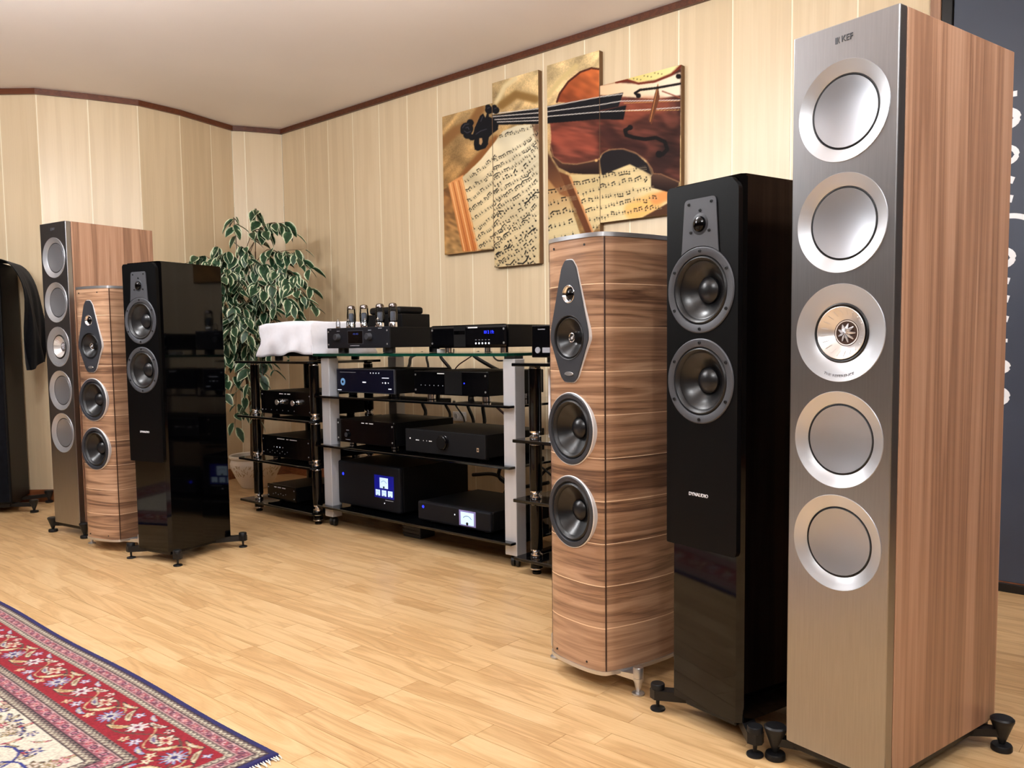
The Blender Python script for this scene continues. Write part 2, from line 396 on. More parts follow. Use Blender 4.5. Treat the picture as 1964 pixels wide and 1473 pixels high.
def wall_run(name, pts, mat_panel, trim_n, base_n, backing=M_groove, panels=True, zt=ZC):
    """wall of flat laminate panels between consecutive plan points (room side is to the right of travel)"""
    bm = NB(); n = len(pts)
    # backing sheet behind the panels
    nrm = []
    for i in range(n):
        a = Vector(pts[max(i-1, 0)]).to_2d(); b = Vector(pts[min(i+1, n-1)]).to_2d(); d = (b - a).normalized(); nrm.append(Vector((-d.y, d.x)))
    front = [Vector(p).to_2d() + nn * 0.0012 for p, nn in zip(pts, nrm)]; back = [Vector(p).to_2d() + nn * 0.10 for p, nn in zip(pts, nrm)]
    for i in range(n - 1):
        q = [front[i], front[i+1], back[i+1], back[i]]
        prism(bm, [(v.x, v.y) for v in q], 0.0, zt)
    wall = struct(obj(name, bm, backing))
    if panels:
        for i in range(n - 1):
            a = Vector(pts[i]).to_2d(); b = Vector(pts[i+1]).to_2d(); L = (b - a).length; ang = math.atan2((b-a).y, (b-a).x); c = (a + b) / 2
            pm = NB(); box(pm, -L/2 + 0.0032, L/2 - 0.0032, 0.0, 0.0011, 0.0, zt, 0.0004, 1)
            obj('panel', pm, mat_panel, wall, loc=(c.x, c.y, 0), rot=(0, 0, ang))
    tb = NB(); bb = NB()
    for i in range(n - 1):
        a = Vector(pts[i]).to_2d(); b = Vector(pts[i+1]).to_2d()
        def off(k, d): return Vector(pts[k]).to_2d() - nrm[k] * d
        prism(tb, [tuple(v) for v in (off(i, 0.018), off(i+1, 0.018), off(i+1, -0.001), off(i, -0.001))], zt - 0.03, zt - 0.001)
        prism(bb, [tuple(v) for v in (off(i, 0.012), off(i+1, 0.012), off(i+1, -0.001), off(i, -0.001))], 0.0, 0.068)
    struct(obj(trim_n, tb, M_trim)); struct(obj(base_n, bb, M_base))
    return wall
LW = [(-3.45, 4.60), (-3.2, 4.612), (-2.96, 4.614), (-2.7130, 4.612), (-2.5119, 4.6105), (-2.2875, 4.7151), (-2.0698, 4.8442), (-1.9136, 5.0541), (-1.8081, 5.2682), (-1.7272, 5.4218)]
wall_run('wall_left', LW, M_panel, 'trim_1', 'baseboard_left')
wall_run('wall_corner', [(-1.7272, 5.4218), (-1.653, 5.4395), (-1.44, 5.53)], M_panel, 'trim_2', 'baseboard_corner')
sp = [0.0] + [0.25 + 0.2425 * i for i in range(15)] + [3.888]
wall_run('wall_right', [tuple(WL(s, 0)[:2]) for s in sp], M_panel, 'trim_3', 'baseboard_right')
# wall behind the blackboard, then the unseen rest of the room
wall_run('wall_board', [tuple(WL(s, 0)[:2]) for s in (3.888, 6.5)], M_panel, 'trim_4', 'baseboard_board', backing=M_plainwall, panels=False)
pA, pB, pC, pD, pE = WL(6.5, 0), WL(6.5, 6.0), WL(-2.0, 6.0), Vector((-6.7, 4.75, 0)), Vector((-3.45, 4.60, 0))
wall_run('wall_back', [tuple(pA[:2]), tuple(pB[:2]), tuple(pC[:2]), tuple(pD[:2]), tuple(pE[:2])], M_panel, 'trim_5', 'baseboard_back', backing=M_plainwall, panels=False)

# wood jamb strip beside the blackboard
bm = NB(); box(bm, 3.889, 3.923, -0.012, 0.004, 0.0, ZC - 0.03, 0.002, 1)
struct(obj('trim_6', bm, M_walnut, loc=W0, rot=(0, 0, WANG)))

# ------------------------------------------------------------------ blackboard
t = thing('blackboard', 'tall dark slate blackboard with white chalk writing on the right wall', 'blackboard', WL(3.926, 0.004), WANG)
bm = NB(); box(bm, 0.038, 1.45, -0.010, 0.0, 0.034, 2.10, 0.001, 1); obj('board', bm, M_chalk, t)
bm = NB(); box(bm, 0.0, 0.034, -0.014, 0.0, 0.0, 2.14, 0.002, 1); obj('frame_side', bm, M_chalkframe, t)
bm = NB(); box(bm, 1.454, 1.49, -0.014, 0.0, 0.0, 2.14, 0.002, 1); obj('frame_side', bm, M_chalkframe, t)
bm = NB(); box(bm, 0.034, 1.454, -0.018, 0.0, 0.0, 0.030, 0.002, 1); obj('frame_bottom', bm, M_chalkframe, t)
bm = NB(); box(bm, 0.034, 1.454, -0.014, 0.0, 2.104, 2.14, 0.002, 1); obj('frame_top', bm, M_chalkframe, t)
def chalk_stroke(pts, r):
    bm = NB(); P = smooth_path([(x, -0.011, z) for x, z in pts], 20)
    tube(bm, P, r, 12)
    for v in bm.verts: v.co.y = -0.0101 + (v.co.y + 0.011) * 0.08
    return obj('chalk_stroke', bm, M_chalkwhite, t)
def arc(cx, cz, rx_, rz_, a0, a1, n=10): return [(cx + rx_*math.cos(math.radians(a0 + (a1-a0)*k/n)), cz + rz_*math.sin(math.radians(a0 + (a1-a0)*k/n))) for k in range(n+1)]
XR = 0.236
chalk_stroke([(XR-.10, 1.615), (XR-.008, 1.615)], .009)
chalk_stroke(arc(XR-.040, 1.54, .034, .024, -120, 240), .012)
chalk_stroke(arc(XR-.040, 1.425, .036, .026, -140, 220), .0085)
chalk_stroke([(XR-.09, 1.345), (XR-.04, 1.352), (XR-.010, 1.342)], .011)
chalk_stroke([(XR-.09, 1.288), (XR-.04, 1.290), (XR-.012, 1.284)], .012)
chalk_stroke([(XR-.05, 1.232), (XR+.0, 1.229), (XR+.035, 1.215), (XR+.06, 1.19)], .0085)
chalk_stroke([(XR+.036, 1.172), (XR+.05, 1.166)], .009)
chalk_stroke(arc(XR-.040, 1.098, .034, .026, -140, 220), .010)
for z, r in ((1.022, .0105), (.964, .0115), (.899, .010)): chalk_stroke([(XR-.09, z+.004), (XR-.04, z+.006), (XR-.014, z)], r)
chalk_stroke([(XR-.08, .831), (XR-.014, .830)], .006)
chalk_stroke(arc(XR-.045, .745, .034, .018, -140, 220), .009)
chalk_stroke(arc(XR-.045, .648, .034, .024, -140, 220), .010)

# ------------------------------------------------------------------ invented globe lamps, hung out of view to light the room
ADDED_LAMP_LABEL = ['farthest left', 'second from the left', 'nearest the violin pictures', 'beside the blackboard', 'over the rug', 'farthest from the rack']
for i, (x, y) in enumerate(ADDED_LAMP_SPOTS):
    t = thing('added_ceiling_light', 'added unseen opal globe light ' + ADDED_LAMP_LABEL[i], 'light', (x, y, ZC - 0.28), WANG, 'added opal globe lights')
    prof = [(0.0, -0.12)] + [(0.12*math.cos(math.radians(q)), 0.12*math.sin(math.radians(q))) for q in range(-75, 76, 15)] + [(0.025, 0.118)]
    obj('globe', lathe(NB(), prof, 32, (0, 0, 0), 'z', cap=False), M_added_lamp, t, True, angle=0)
    obj('added_lamp_rose', lathe(NB(), [(.028, .116), (.028, .130), (.006, .135), (.006, .265), (.05, .270), (.05, .2795), (0, .2795)], 24, (0, 0, 0), 'z'), M_added_lampframe, t, True)

# ------------------------------------------------------------------ loudspeakers
def cutter(c, r, y0, y1, parent=None, sx=1.0, seg=48):
    bm = NB(); lathe(bm, [(r, y0), (r, y1)], seg, c, 'y', sx)
    return obj('cutter', bm, M_black, parent)
def place(o, B, yaw, hw, dy=0.0):
    """B = world position of the front right corner; hw = half width"""
    U = Vector((math.cos(yaw), math.sin(yaw), 0)); Vv = Vector((-U.y, U.x, 0))
    p = Vector((B[0], B[1], 0)) - U * hw - Vv * dy
    o.location = p; o.rotation_euler = (0, 0, yaw)

# --- tall tower with brushed metal baffle and five drivers
def make_metal_tower():
    t = thing('tower_speaker', '', 'speaker')
    hw, z0, z1, d = 0.1025, 0.05, 1.40, 0.424
    uz = 0.852
    cab = obj('cabinet', box(NB(), -hw, hw, 0.026, d, z0, z1, 0.0012, 1), M_walnut, t)
    bf = obj('baffle', box(NB(), -hw, hw, 0.0, 0.0235, z0, z1, 0.002, 2), M_baffle, t)
    ct = [cutter((-.0, 0, uz), 0.0580, -0.02, 0.055, t)]; ct2 = [cutter((0, 0, z), 0.0884, -0.02, 0.0195, t, seg=96) for z in (1.246, 1.049, uz, 0.657, 0.466)]
    cut(cab, ct); cut(bf, ct2 + ct); drop(ct + ct2)
    obj('gasket_line', box(NB(), -hw+.002, hw-.002, 0.0235, 0.026, z0+.002, z1-.002), M_seam, t)
    for z in (1.246, 1.049, 0.657, 0.466):
        ring = obj('driver_ring', lathe(NB(), [(0.0660, 0.016), (0.0662, 0.0075), (0.0675, 0.0066), (0.0780, 0.0030), (0.0868, -0.0012), (0.0884, -0.0018), (0.0890, -0.0006), (0.0884, 0.010)], 96, (0, 0, z), cap=False), M_ring, t, True, angle=50)
        obj('surround', lathe(NB(), [(0.0664, 0.012), (0.0660, 0.0085), (0.0640, 0.0080), (0.0630, 0.0100), (0.0628, 0.014)], 64, (0, 0, z), cap=False), M_rubber, ring, True)
        obj('cone', lathe(NB(), [(0.0632, 0.0100), (0.0622, 0.0072), (0.0600, 0.0076), (0.045, 0.0110), (0.025, 0.0138), (0.0, 0.0148)], 64, (0, 0, z), cap=False), M_cone_s, ring, True)
    ring = obj('driver_ring', lathe(NB(), [(0.0540, 0.012), (0.0545, 0.0062), (0.056, 0.0054), (0.0720, 0.0020), (0.0868, -0.0014), (0.0884, -0.0018), (0.0890, -0.0006), (0.0884, 0.010)], 96, (0, 0, uz), cap=False), M_ring, t, True, angle=50)
    obj('surround', lathe(NB(), [(0.0548, 0.014), (0.0545, 0.0060), (0.0520, 0.0040), (0.0490, 0.0055), (0.0478, 0.0085)], 64, (0, 0, uz), cap=False), M_rubber, ring, True)
    obj('cone', lathe(NB(), [(0.0480, 0.004), (0.0470, 0.0035), (0.030, 0.019), (0.0245, 0.0235), (0.0238, 0.0255)], 64, (0, 0, uz), cap=False), M_uniq, ring, True, angle=25)
    obj('throat', lathe(NB(), [(0.0240, 0.0250), (0.0228, 0.0230), (0.0190, 0.0242), (0.0125, 0.0270), (0.0120, 0.0300), (0, 0.030)], 48, (0, 0, uz), cap=False), M_throat, ring, True, angle=25)
    bm = NB()
    for k in range(20):
        a = 2*PI*k/20 + .1; c_, s_ = math.cos(a), math.sin(a); P = [Vector((c_*r, y, uz + s_*r)) for r, y in ((0.0330, 0.0160), (0.0375, 0.0115), (0.0420, 0.0072))]
        tube(bm, P, 0.0008, 5)
    obj('cone_rib', bm, M_uniq, ring, True)
    obj('tweeter_dome', lathe(NB(), [(0.0115, 0.029), (0.009, 0.0250), (0.005, 0.0235), (0, 0.0230)], 32, (0, 0, uz), cap=False), M_petal, ring, True)
    bm = NB()
    for k in range(9):
        a = 2*PI*k/9; u = Vector((math.cos(a), 0, math.sin(a))); v = Vector((-math.sin(a), 0, math.cos(a)))
        c0 = Vector((0, 0, uz))
        q = [c0 + u*0.002 + Vector((0, .0180, 0)), c0 + u*0.008 + v*0.0026 + Vector((0, .0175, 0)), c0 + u*0.0175 + v*0.001 + Vector((0, .0232, 0)), c0 + u*0.0175 - v*0.001 + Vector((0, .0232, 0)), c0 + u*0.008 - v*0.0026 + Vector((0, .0200, 0))]
        top = [bm.verts.new(p) for p in q]; bot = [bm.verts.new(p + Vector((0, .003, 0))) for p in q]
        bm.faces.new(top); bm.faces.new(bot[::-1]); [bm.faces.new((bot[i], bot[(i+1) % 5], top[(i+1) % 5], top[i])) for i in range(5)]
    lathe(bm, [(0.0032, .024), (0.0028, .0195), (0, .0185)], 16, (0, 0, uz))
    obj('waveguide', bm, M_petal, ring)
    # engraved lettering round the lower edge of the centre ring
    msg = 'THE REFERENCE'; e = text('engraving', msg, 0.0075, M_dim, t, (0, 0.0006, uz), depth=0.0006)
    r_ = 0.0785; w_ = max(v.co.x for v in e.data.vertices) - min(v.co.x for v in e.data.vertices)
    for v in e.data.vertices:
        a = -PI/2 + v.co.x * 1.15 / r_; rr = r_ - v.co.y
        v.co.x, v.co.y = math.cos(a) * rr, math.sin(a) * rr
    # badge
    text('logo', 'KEF', 0.0155, M_logo, t, (0.0065, -0.0006, 1.371), sx=0.9)
    bm = NB(); box(bm, -0.0165, -0.0115, -0.0007, 0, 1.3655, 1.3765)
    prism(bm, [(-0.0080, 1.3655), (-0.0098, 1.371), (-0.0080, 1.3765), (-0.0090, 1.3765), (-0.0108, 1.371), (-0.0090, 1.3655)], -0.0007, 0, axis='y'); obj('logo_mark', bm, M_logo, t)
    # plinth with four outrigger arms and cone feet
    pl = obj('plinth', box(NB(), -0.095, 0.095, 0.012, d - 0.01, 0.032, 0.0498, 0.003, 1), M_castiron, t)
    for sx in (-1, 1):
        for y in (0.004, 0.396):
            yb = 0.06 if y < .1 else 0.34
            fx = sx * (hw + 0.027)
            bm = NB(); prism(bm, [(sx*0.06, yb-.03), (fx, y-.010), (fx, y+.010), (sx*0.06, yb+.03)], 0.030, 0.046)
            arm = obj('outrigger', bm, M_castiron, t)
            obj('cone_foot', lathe(NB(), [(0.005, 0.012), (0.0075, 0.020), (0.0205, 0.058), (0.0225, 0.062), (0.0225, 0.066), (0.019, 0.069), (0, 0.069)], 28, (fx, y, 0), 'z'), M_castiron, arm, True)
            obj('foot_disc', lathe(NB(), [(0, 0.0), (0.0185, 0.0), (0.0200, 0.002), (0.0200, 0.010), (0.0185, 0.013), (0.006, 0.014), (0, 0.014)], 28, (fx, y, 0), 'z'), M_castiron, arm, True)
    return t
KR = make_metal_tower(); place(KR, (0.6629, 1.4451), -0.9384, 0.1025)
KR['label'] = 'tall walnut tower speaker with brushed metal front and five silver drivers, at right edge'; KR['group'] = 'tall metal fronted tower speakers'
KL = copy_tree(KR); place(KL, (-1.9193, 3.7035), -0.5732, 0.1025)
KL['label'] = 'tall walnut tower speaker with grey metal front standing at the left behind shorter towers'

# --- black gloss tower
def make_black_tower():
    t = thing('tower_speaker', '', 'speaker')
    hw, z0, z1, d = 0.0975, 0.05, 1.171, 0.316
    ch = 0.012
    def plan(e=0.0): return [(-hw+ch, 0-e), (hw-ch, 0-e), (hw+e, ch), (hw+.004+e, d*.5), (hw+e, d-ch), (hw-ch, d+e), (-hw+ch, d+e), (-hw-e, d-ch), (-hw-.004-e, d*.5), (-hw-e, ch)]
    cab = obj('cabinet', prism(NB(), plan(), z0, z1 - 0.006), M_gloss, t)
    bm = NB(); prism(bm, plan(-0.004), z1 - 0.006, z1); obj('top_panel', bm, M_gloss, t)
    pts = round_poly([(-hw+.001, 0.400), (hw-.008, 0.400), (hw-.003, 0.41), (hw-.003, 1.145), (hw-.022, 1.166), (-hw+.007, 1.166), (-hw+.001, 1.159)], [.004, .004, .003, .008, .008, .003, .003])
    bf = obj('baffle', prism(NB(), pts, -0.012, 0.001, axis='y'), M_baffle_b, t)
    ws = (0.946, 0.757); tz = 1.081; cx = -0.0025
    ct = [cutter((cx, 0, z), 0.0765, -0.03, 0.075, t) for z in ws]
    cut(cab, ct); cut(bf, ct); drop(ct)
    Y = -0.012
    for z in ws:
        fr = obj('woofer_frame', lathe(NB(), [(0.0700, Y+.012), (0.0720, Y-.0020), (0.0735, Y-.0030), (0.0870, Y-.0030), (0.0890, Y-.0015), (0.0892, Y+.001)], 72, (cx, 0, z), cap=False), M_greyframe, t, True)
        obj('surround', lathe(NB(), [(0.0722, Y+.004), (0.0700, Y-.001), (0.0668, Y-.0035), (0.0630, Y-.001), (0.0600, Y+.0045)], 64, (cx, 0, z), cap=False), M_rubber, fr, True)
        obj('cone', lathe(NB(), [(0.0605, Y+.0045), (0.0575, Y+.0050), (0.042, Y+.019), (0.028, Y+.029), (0.026, Y+.031), (0.0, Y+.033)], 64, (cx, 0, z), cap=False), M_cone_b, fr, True)
        obj('dust_cap', lathe(NB(), [(0.0275, Y+.0300), (0.0265, Y+.0240), (0.020, Y+.0180), (0.010, Y+.0150), (0, Y+.0142)], 48, (cx, 0, z), cap=False), M_cap, fr, True)
        for k in range(6):
            a = PI/2 + k*PI/3
            obj('screw', lathe(NB(), [(0.0036, Y-.0028), (0.0036, Y-.0044), (0.002, Y-.0046), (0.002, Y-.0034), (0, Y-.0034)], 10, (cx + .0803*math.cos(a), 0, z + .0803*math.sin(a)), cap=False), M_rubber, fr)
    tp = round_poly([(cx-.0510, 1.018), (cx+.0500, 1.018), (cx+.0480, 1.033), (cx+.0415, 1.134), (cx-.0415, 1.134), (cx-.0490, 1.033)], [.001, .001, .004, .010, .010, .004])
    pl = obj('tweeter_plate', prism(NB(), tp, Y-.0025, Y+.0005, axis='y'), M_greyframe, t)
    # the plate's lower edge follows the woofer rim
    ct = [cutter((cx, 0, 0.946), 0.0905, -0.05, 0.02, t)]; cut(pl, ct); drop(ct)
    obj('tweeter_rim', lathe(NB(), [(0.0165, Y-.0035), (0.0215, Y-.0028), (0.0225, Y-.0024)], 40, (cx, 0, tz), cap=False), M_graphite, pl, True)
    obj('tweeter_dome', lathe(NB(), [(0.0160, Y-.0030), (0.0145, Y-.0075), (0.009, Y-.0115), (0, Y-.0130)], 40, (cx, 0, tz), cap=False), M_gloss, pl, True)
    for dx, dz in ((-.030, .043), (.030, .043), (0, .028), (-.0245, -.015), (.0245, -.015)):
        obj('screw', lathe(NB(), [(0.0034, Y-.0024), (0.0034, Y-.0040), (0.002, Y-.0042), (0.002, Y-.0030), (0, Y-.0030)], 10, (cx+dx, 0, tz+dz), cap=False), M_rubber, pl)
    text('logo', 'DYNAUDIO', 0.0105, M_white, t, (cx-.003, Y-.0006, 0.516), sx=0.95)
    # plinth arms
    obj('plinth', box(NB(), -0.07, 0.07, 0.02, d-.02, 0.030, 0.0498, 0.003, 1), M_castiron, t)
    for sx in (-1, 1):
        for y in (0.0, 0.335):
            yb = 0.07 if y < .1 else 0.25; fx = sx * (hw + 0.038)
            out = [(sx*0.05, yb-.022), (fx - sx*.006, y-.017), (fx + sx*.012, y-.013), (fx + sx*.017, y), (fx + sx*.012, y+.013), (fx - sx*.006, y+.017), (sx*0.05, yb+.022)]
            arm = obj('outrigger', prism(NB(), out, 0.028, 0.050), M_castiron, t)
            obj('foot_knob', lathe(NB(), [(0.0160, 0.0495), (0.0160, 0.060), (0.0145, 0.0625), (0, 0.0625)], 24, (fx, y, 0), 'z'), M_castiron, arm, True)
            obj('spike', lathe(NB(), [(0.0035, 0.006), (0.0050, 0.030)], 12, (fx, y, 0), 'z'), M_castiron, arm, True)
            obj('foot_disc', lathe(NB(), [(0, 0.0), (0.0165, 0.0), (0.0175, 0.002), (0.0165, 0.005), (0.006, 0.008), (0, 0.008)], 24, (fx, y, 0), 'z'), M_castiron, arm, True)
    return t
DR = make_black_tower(); place(DR, (0.4697, 1.6788), -0.9487, 0.0975)
DR['label'] = 'glossy black tower speaker with two black woofers between the walnut towers at right'; DR['group'] = 'black gloss tower speakers'
DL = copy_tree(DR); place(DL, (-1.3184, 3.2117), -0.4973, 0.0975)
DL['label'] = 'glossy black tower speaker in front of the plant, rightmost of the left group'

# --- walnut tower with horizontal grain, inlay lines and kite shaped plate
def make_banded_tower():
    t = thing('tower_speaker', '', 'speaker')
    half = [(0.0, 0.0), (0.03, .0006), (0.055, .003), (0.078, .0085), (0.092, .0145), (0.098, .020), (0.106, .050), (0.113, .095), (0.117, .15), (0.116, .21), (0.108, .27), (0.094, .32), (0.07, .36), (0.04, .385)]
    def plan(e=0.0):
        R = half; n = len(R); out = []
        pts = [(x, y) for x, y in R] + [(-x, y) for x, y in R[:0:-1]]
        m = len(pts)
        for i in range(m):
            a = Vector(pts[i-1]); b = Vector(pts[(i+1) % m]); dv = (b - a).normalized(); nv = Vector((dv.y, -dv.x)); p = Vector(pts[i]) + nv * e; out.append((p.x, p.y))
        return out
    zs = [0.052] + [0.157 + 0.1025 * i for i in range(9)] + [1.086]
    wz = (0.632, 0.429); mz, tz = 0.853, 0.957; cx = -0.0
    ct = [cutter((cx, 0, z), 0.0740, -0.03, 0.07, t, 0.95) for z in wz] + [cutter((cx, 0, mz), 0.0535, -0.03, 0.06, t), cutter((cx, 0, tz), 0.020, -0.03, 0.03, t)]
    for a, b in zip(zs[:-1], zs[1:]):
        o = obj('veneer_band', prism(NB(), plan(), a, b), M_walnut_h, t, True, angle=40)
        hit = [c for c, (zc, r) in zip(ct, ((wz[0], .075), (wz[1], .075), (mz, .055), (tz, .021))) if a < zc + r and b > zc - r]
        if hit: cut(o, hit)
    for z in zs[1:-1]:
        o = obj('inlay_line', prism(NB(), plan(0.0004), z - 0.0009, z + 0.0009), M_inlay, t, True, angle=40)
        hit = [c for c, (zc, r) in zip(ct, ((wz[0], .075), (wz[1], .075), (mz, .055), (tz, .021))) if z < zc + r and z > zc - r]
        if hit: cut(o, hit)
    drop(ct)
    for sx in (-1, 1):
        bm = NB(); box(bm, sx*.0985-.0012, sx*.0985+.0012, 0.0195, 0.0225, 0.053, 1.085); obj('edge_seam', bm, M_seam, t)
    obj('top_plate', prism(NB(), plan(0.002), 1.086, 1.096), M_alu, t, True, angle=40)
    bp = obj('base_plate', prism(NB(), plan(0.003), 0.043, 0.052), M_alu, t, True, angle=40)
    for x, z in ((-.062, 1.070), (.050, 1.070), (-.062, .067), (.050, .067)):
        obj('screw', lathe(NB(), [(0.0028, .008), (0.0028, .0005 + abs(x)*.08 - .003), (0, .0005 + abs(x)*.08 - .003)], 10, (x, 0, z)), M_rubber, t)
    # kite plate with tweeter and midrange
    def kite(s=1.0, o=0.0): return [(-.0255-o, 1.020+o*.4), (-.012, 1.038+o), (.012, 1.038+o), (.0255+o, 1.020+o*.4), (.0675+o, .868), (.0685+o, .848), (.0290+o, .757-o*.4), (.016, .746-o), (-.016, .746-o), (-.0290-o, .757-o*.4), (-.0685-o, .848), (-.0675-o, .868)]
    rim = obj('plate_rim', prism(NB(), round_poly(kite(o=.0022), .006, 3), -0.0012, 0.012, axis='y'), M_alu_w, t)
    pl = obj('driver_plate', prism(NB(), round_poly(kite(), .006, 3), -0.0045, 0.012, axis='y'), M_graphite, t)
    ct = [cutter((cx, 0, mz), 0.0530, -0.03, 0.06, t), cutter((cx, 0, tz), 0.0190, -0.03, 0.03, t)]; cut(pl, ct); cut(rim, ct); drop(ct)
    Y = -0.0045
    obj('tweeter_horn', lathe(NB(), [(0.0215, Y-.0004), (0.0205, Y-.0012), (0.0185, Y+.0015), (0.0130, Y+.009), (0.0115, Y+.0095)], 40, (cx, 0, tz), cap=False), M_chrome, pl, True)
    obj('tweeter_dome', lathe(NB(), [(0.0135, Y+.0095), (0.0125, Y+.004), (0.0085, Y+.0002), (0, Y-.0012)], 32, (cx, 0, tz), cap=False), M_gloss, pl, True)
    obj('midrange_surround', lathe(NB(), [(0.0545, Y+.001), (0.0535, Y-.0012), (0.0515, Y-.0005), (0.0500, Y+.004), (0.0465, Y+.0015), (0.0430, Y+.0055)], 56, (cx, 0, mz), cap=False), M_rubber, pl, True)
    mc = obj('midrange_cone', lathe(NB(), [(0.0435, Y+.0055), (0.030, Y+.0165), (0.018, Y+.0255), (0.014, Y+.0275), (0, Y+.0275)], 56, (cx, 0, mz), cap=False), M_cone_b, pl, True)
    obj('phase_plug', lathe(NB(), [(0.0125, Y+.0270), (0.0125, Y+.0120), (0.0115, Y+.0095), (0.0100, Y+.0090), (0.0094, Y+.0100), (0, Y+.0100)], 32, (cx, 0, mz), cap=False), M_chrome, pl, True)
    text('monogram', 'sf', 0.013, M_white, pl, (cx, Y+.0095, mz), depth=0.0004, shear=0.25)
    bm = NB(); lathe(bm, [(0.0050, Y-.0004), (0.0046, Y-.0016), (0, Y-.0018)], 24, (cx, 0, 0.766), sx=3.2, cap=False); obj('maker_badge', bm, M_alu, pl, True)
    for z in wz:
        fr = obj('woofer_trim', lathe(NB(), [(0.0885, 0.012), (0.0890, -0.0015), (0.0875, -0.0030), (0.0865, -0.0018)], 72, (cx, 0, z), sx=0.935, cap=False), M_alu_w, t, True)
        obj('woofer_frame', lathe(NB(), [(0.0870, -0.002), (0.0845, -0.0050), (0.0750, -0.0040), (0.0725, 0.001), (0.0715, 0.006)], 72, (cx, 0, z), sx=0.94, cap=False), M_graphite, fr, True)
        obj('surround', lathe(NB(), [(0.0730, 0.003), (0.0705, -0.001), (0.0665, -0.0035), (0.0620, -0.0005), (0.0595, 0.005)], 64, (cx, 0, z), sx=0.95, cap=False), M_rubber, fr, True)
        obj('cone', lathe(NB(), [(0.0600, 0.005), (0.042, 0.020), (0.026, 0.030), (0.024, 0.032), (0.0, 0.034)], 64, (cx, 0, z), sx=0.96, cap=False), M_cone_b, fr, True)
        obj('dust_cap', lathe(NB(), [(0.0255, 0.0310), (0.0245, 0.0255), (0.018, 0.0195), (0.009, 0.0165), (0, 0.0155)], 48, (cx, 0, z), cap=False), M_cap, fr, True)
    # aluminium outriggers
    for sx in (-1, 1):
        for y, yb in ((0.075, 0.10), (0.315, 0.28)):
            fx = sx * (0.152 if y < .1 else 0.135)
            bm = NB(); out = [(sx*.06, yb-.05), (fx, y-.011), (fx, y+.011), (sx*.06, yb+.05)]
            A = [bm.verts.new((p[0], p[1], z)) for p, z in zip(out, (.036, .036, .036, .036))]; B_ = [bm.verts.new((p[0], p[1], z)) for p, z in zip(out, (.0428, .052, .052, .0428))]
            bm.faces.new(A[::-1]); bm.faces.new(B_); [bm.faces.new((A[i], A[(i+1) % 4], B_[(i+1) % 4], B_[i])) for i in range(4)]
            bmesh.ops.recalc_face_normals(bm, faces=bm.faces[:])
            arm = obj('outrigger', bm, M_alu, t)
            obj('foot_post', lathe(NB(), [(0.0125, 0.034), (0.0125, 0.0405), (0.0115, 0.041), (0.0125, 0.0415), (0.0125, 0.064), (0.0110, 0.067), (0, 0.067)], 28, (fx, y, 0), 'z'), M_alu, arm, True)
            obj('foot_cone', lathe(NB(), [(0.0045, 0.006), (0.0110, 0.034)], 24, (fx, y, 0), 'z'), M_alu, arm, True)
            obj('foot_disc', lathe(NB(), [(0, 0.0), (0.0145, 0.0), (0.0155, 0.002), (0.0150, 0.005), (0.006, 0.008), (0, 0.008)], 28, (fx, y, 0), 'z'), M_alu, arm, True)
    return t
SRp = make_banded_tower(); place(SRp, (0.226, 1.962), math.radians(-53.1), 0.098, 0.020)
SRp['label'] = 'walnut tower speaker with horizontal inlay lines standing in front of the violin pictures'; SRp['group'] = 'banded walnut tower speakers'
SLp = copy_tree(SRp); place(SLp, (-1.612, 3.425), math.radians(-26.5), 0.098, 0.020)
SLp['label'] = 'walnut tower speaker with horizontal inlay lines, middle one of the left group'

# --- black tower at the far left under a velvet cover
t = thing('tower_speaker', 'plain black tower speaker at the far left edge under a velvet cover', 'speaker', (-2.67, 4.245, 0), math.radians(15.0))
obj('cabinet', box(NB(), -0.115, 0.115, 0.0, 0.31, 0.05, 1.285, 0.008, 2), M_black, t)
obj('front_grille', box(NB(), -0.108, 0.108, -0.012, 0.0, 0.06, 1.275, 0.004, 2), M_cloth_k, t)
obj('plinth', box(NB(), -0.10, 0.10, 0.02, 0.29, 0.030, 0.0498, 0.003, 1), M_castiron, t)
for sx in (-1, 1):
    for y in (0.0, 0.29):
        fx = sx * 0.215; yb = 0.07 if y < .1 else 0.23
        arm = obj('outrigger', prism(NB(), [(sx*.06, yb-.03), (fx, y-.010), (fx, y+.010), (sx*.06, yb+.03)], 0.032, 0.048), M_castiron, t)
        obj('cone_foot', lathe(NB(), [(0.005, 0.012), (0.0075, 0.020), (0.0215, 0.058), (0.0225, 0.064), (0.019, 0.067), (0, 0.067)], 24, (fx, y, 0), 'z'), M_castiron, arm, True)
        obj('foot_disc', lathe(NB(), [(0, 0), (0.019, 0), (0.020, 0.002), (0.020, 0.010), (0.006, 0.013), (0, 0.013)], 24, (fx, y, 0), 'z'), M_castiron, arm, True)
# velvet cover: lies over the top and hangs off the right rear side, bulging
bm = NB(); nu, nv = 40, 30; G = []
prof = [(-0.125, 1.02), (-0.124, 1.20), (-0.120, 1.285), (-0.10, 1.300), (0.0, 1.304), (0.10, 1.300), (0.145, 1.285), (0.185, 1.235), (0.215, 1.15), (0.228, 1.00), (0.232, 0.86), (0.236, 0.765)]
pp = smooth_path([(a, 0, b) for a, b in prof], 40)
for i, p in enumerate(pp):
    row = []
    for j in range(nv + 1):
        v = j / nv; y = 0.02 + 0.27 * v
        hang = max(0, min(1, (1.27 - p.z) / 0.5)) if p.x > 0.1 else 0
        wob = 0.014 * math.sin(9*v + 3*p.z*4) * hang + 0.006 * math.sin(23*v + p.z*11) * hang
        z = p.z - 0.03 * hang * math.sin(5*v + 1) * (1 if i > len(pp) - 4 else 0.2)
        x = p.x + wob - (0.02 * hang if v < .12 else 0)
        row.append(bm.verts.new((x, y, z)))
    G.append(row)
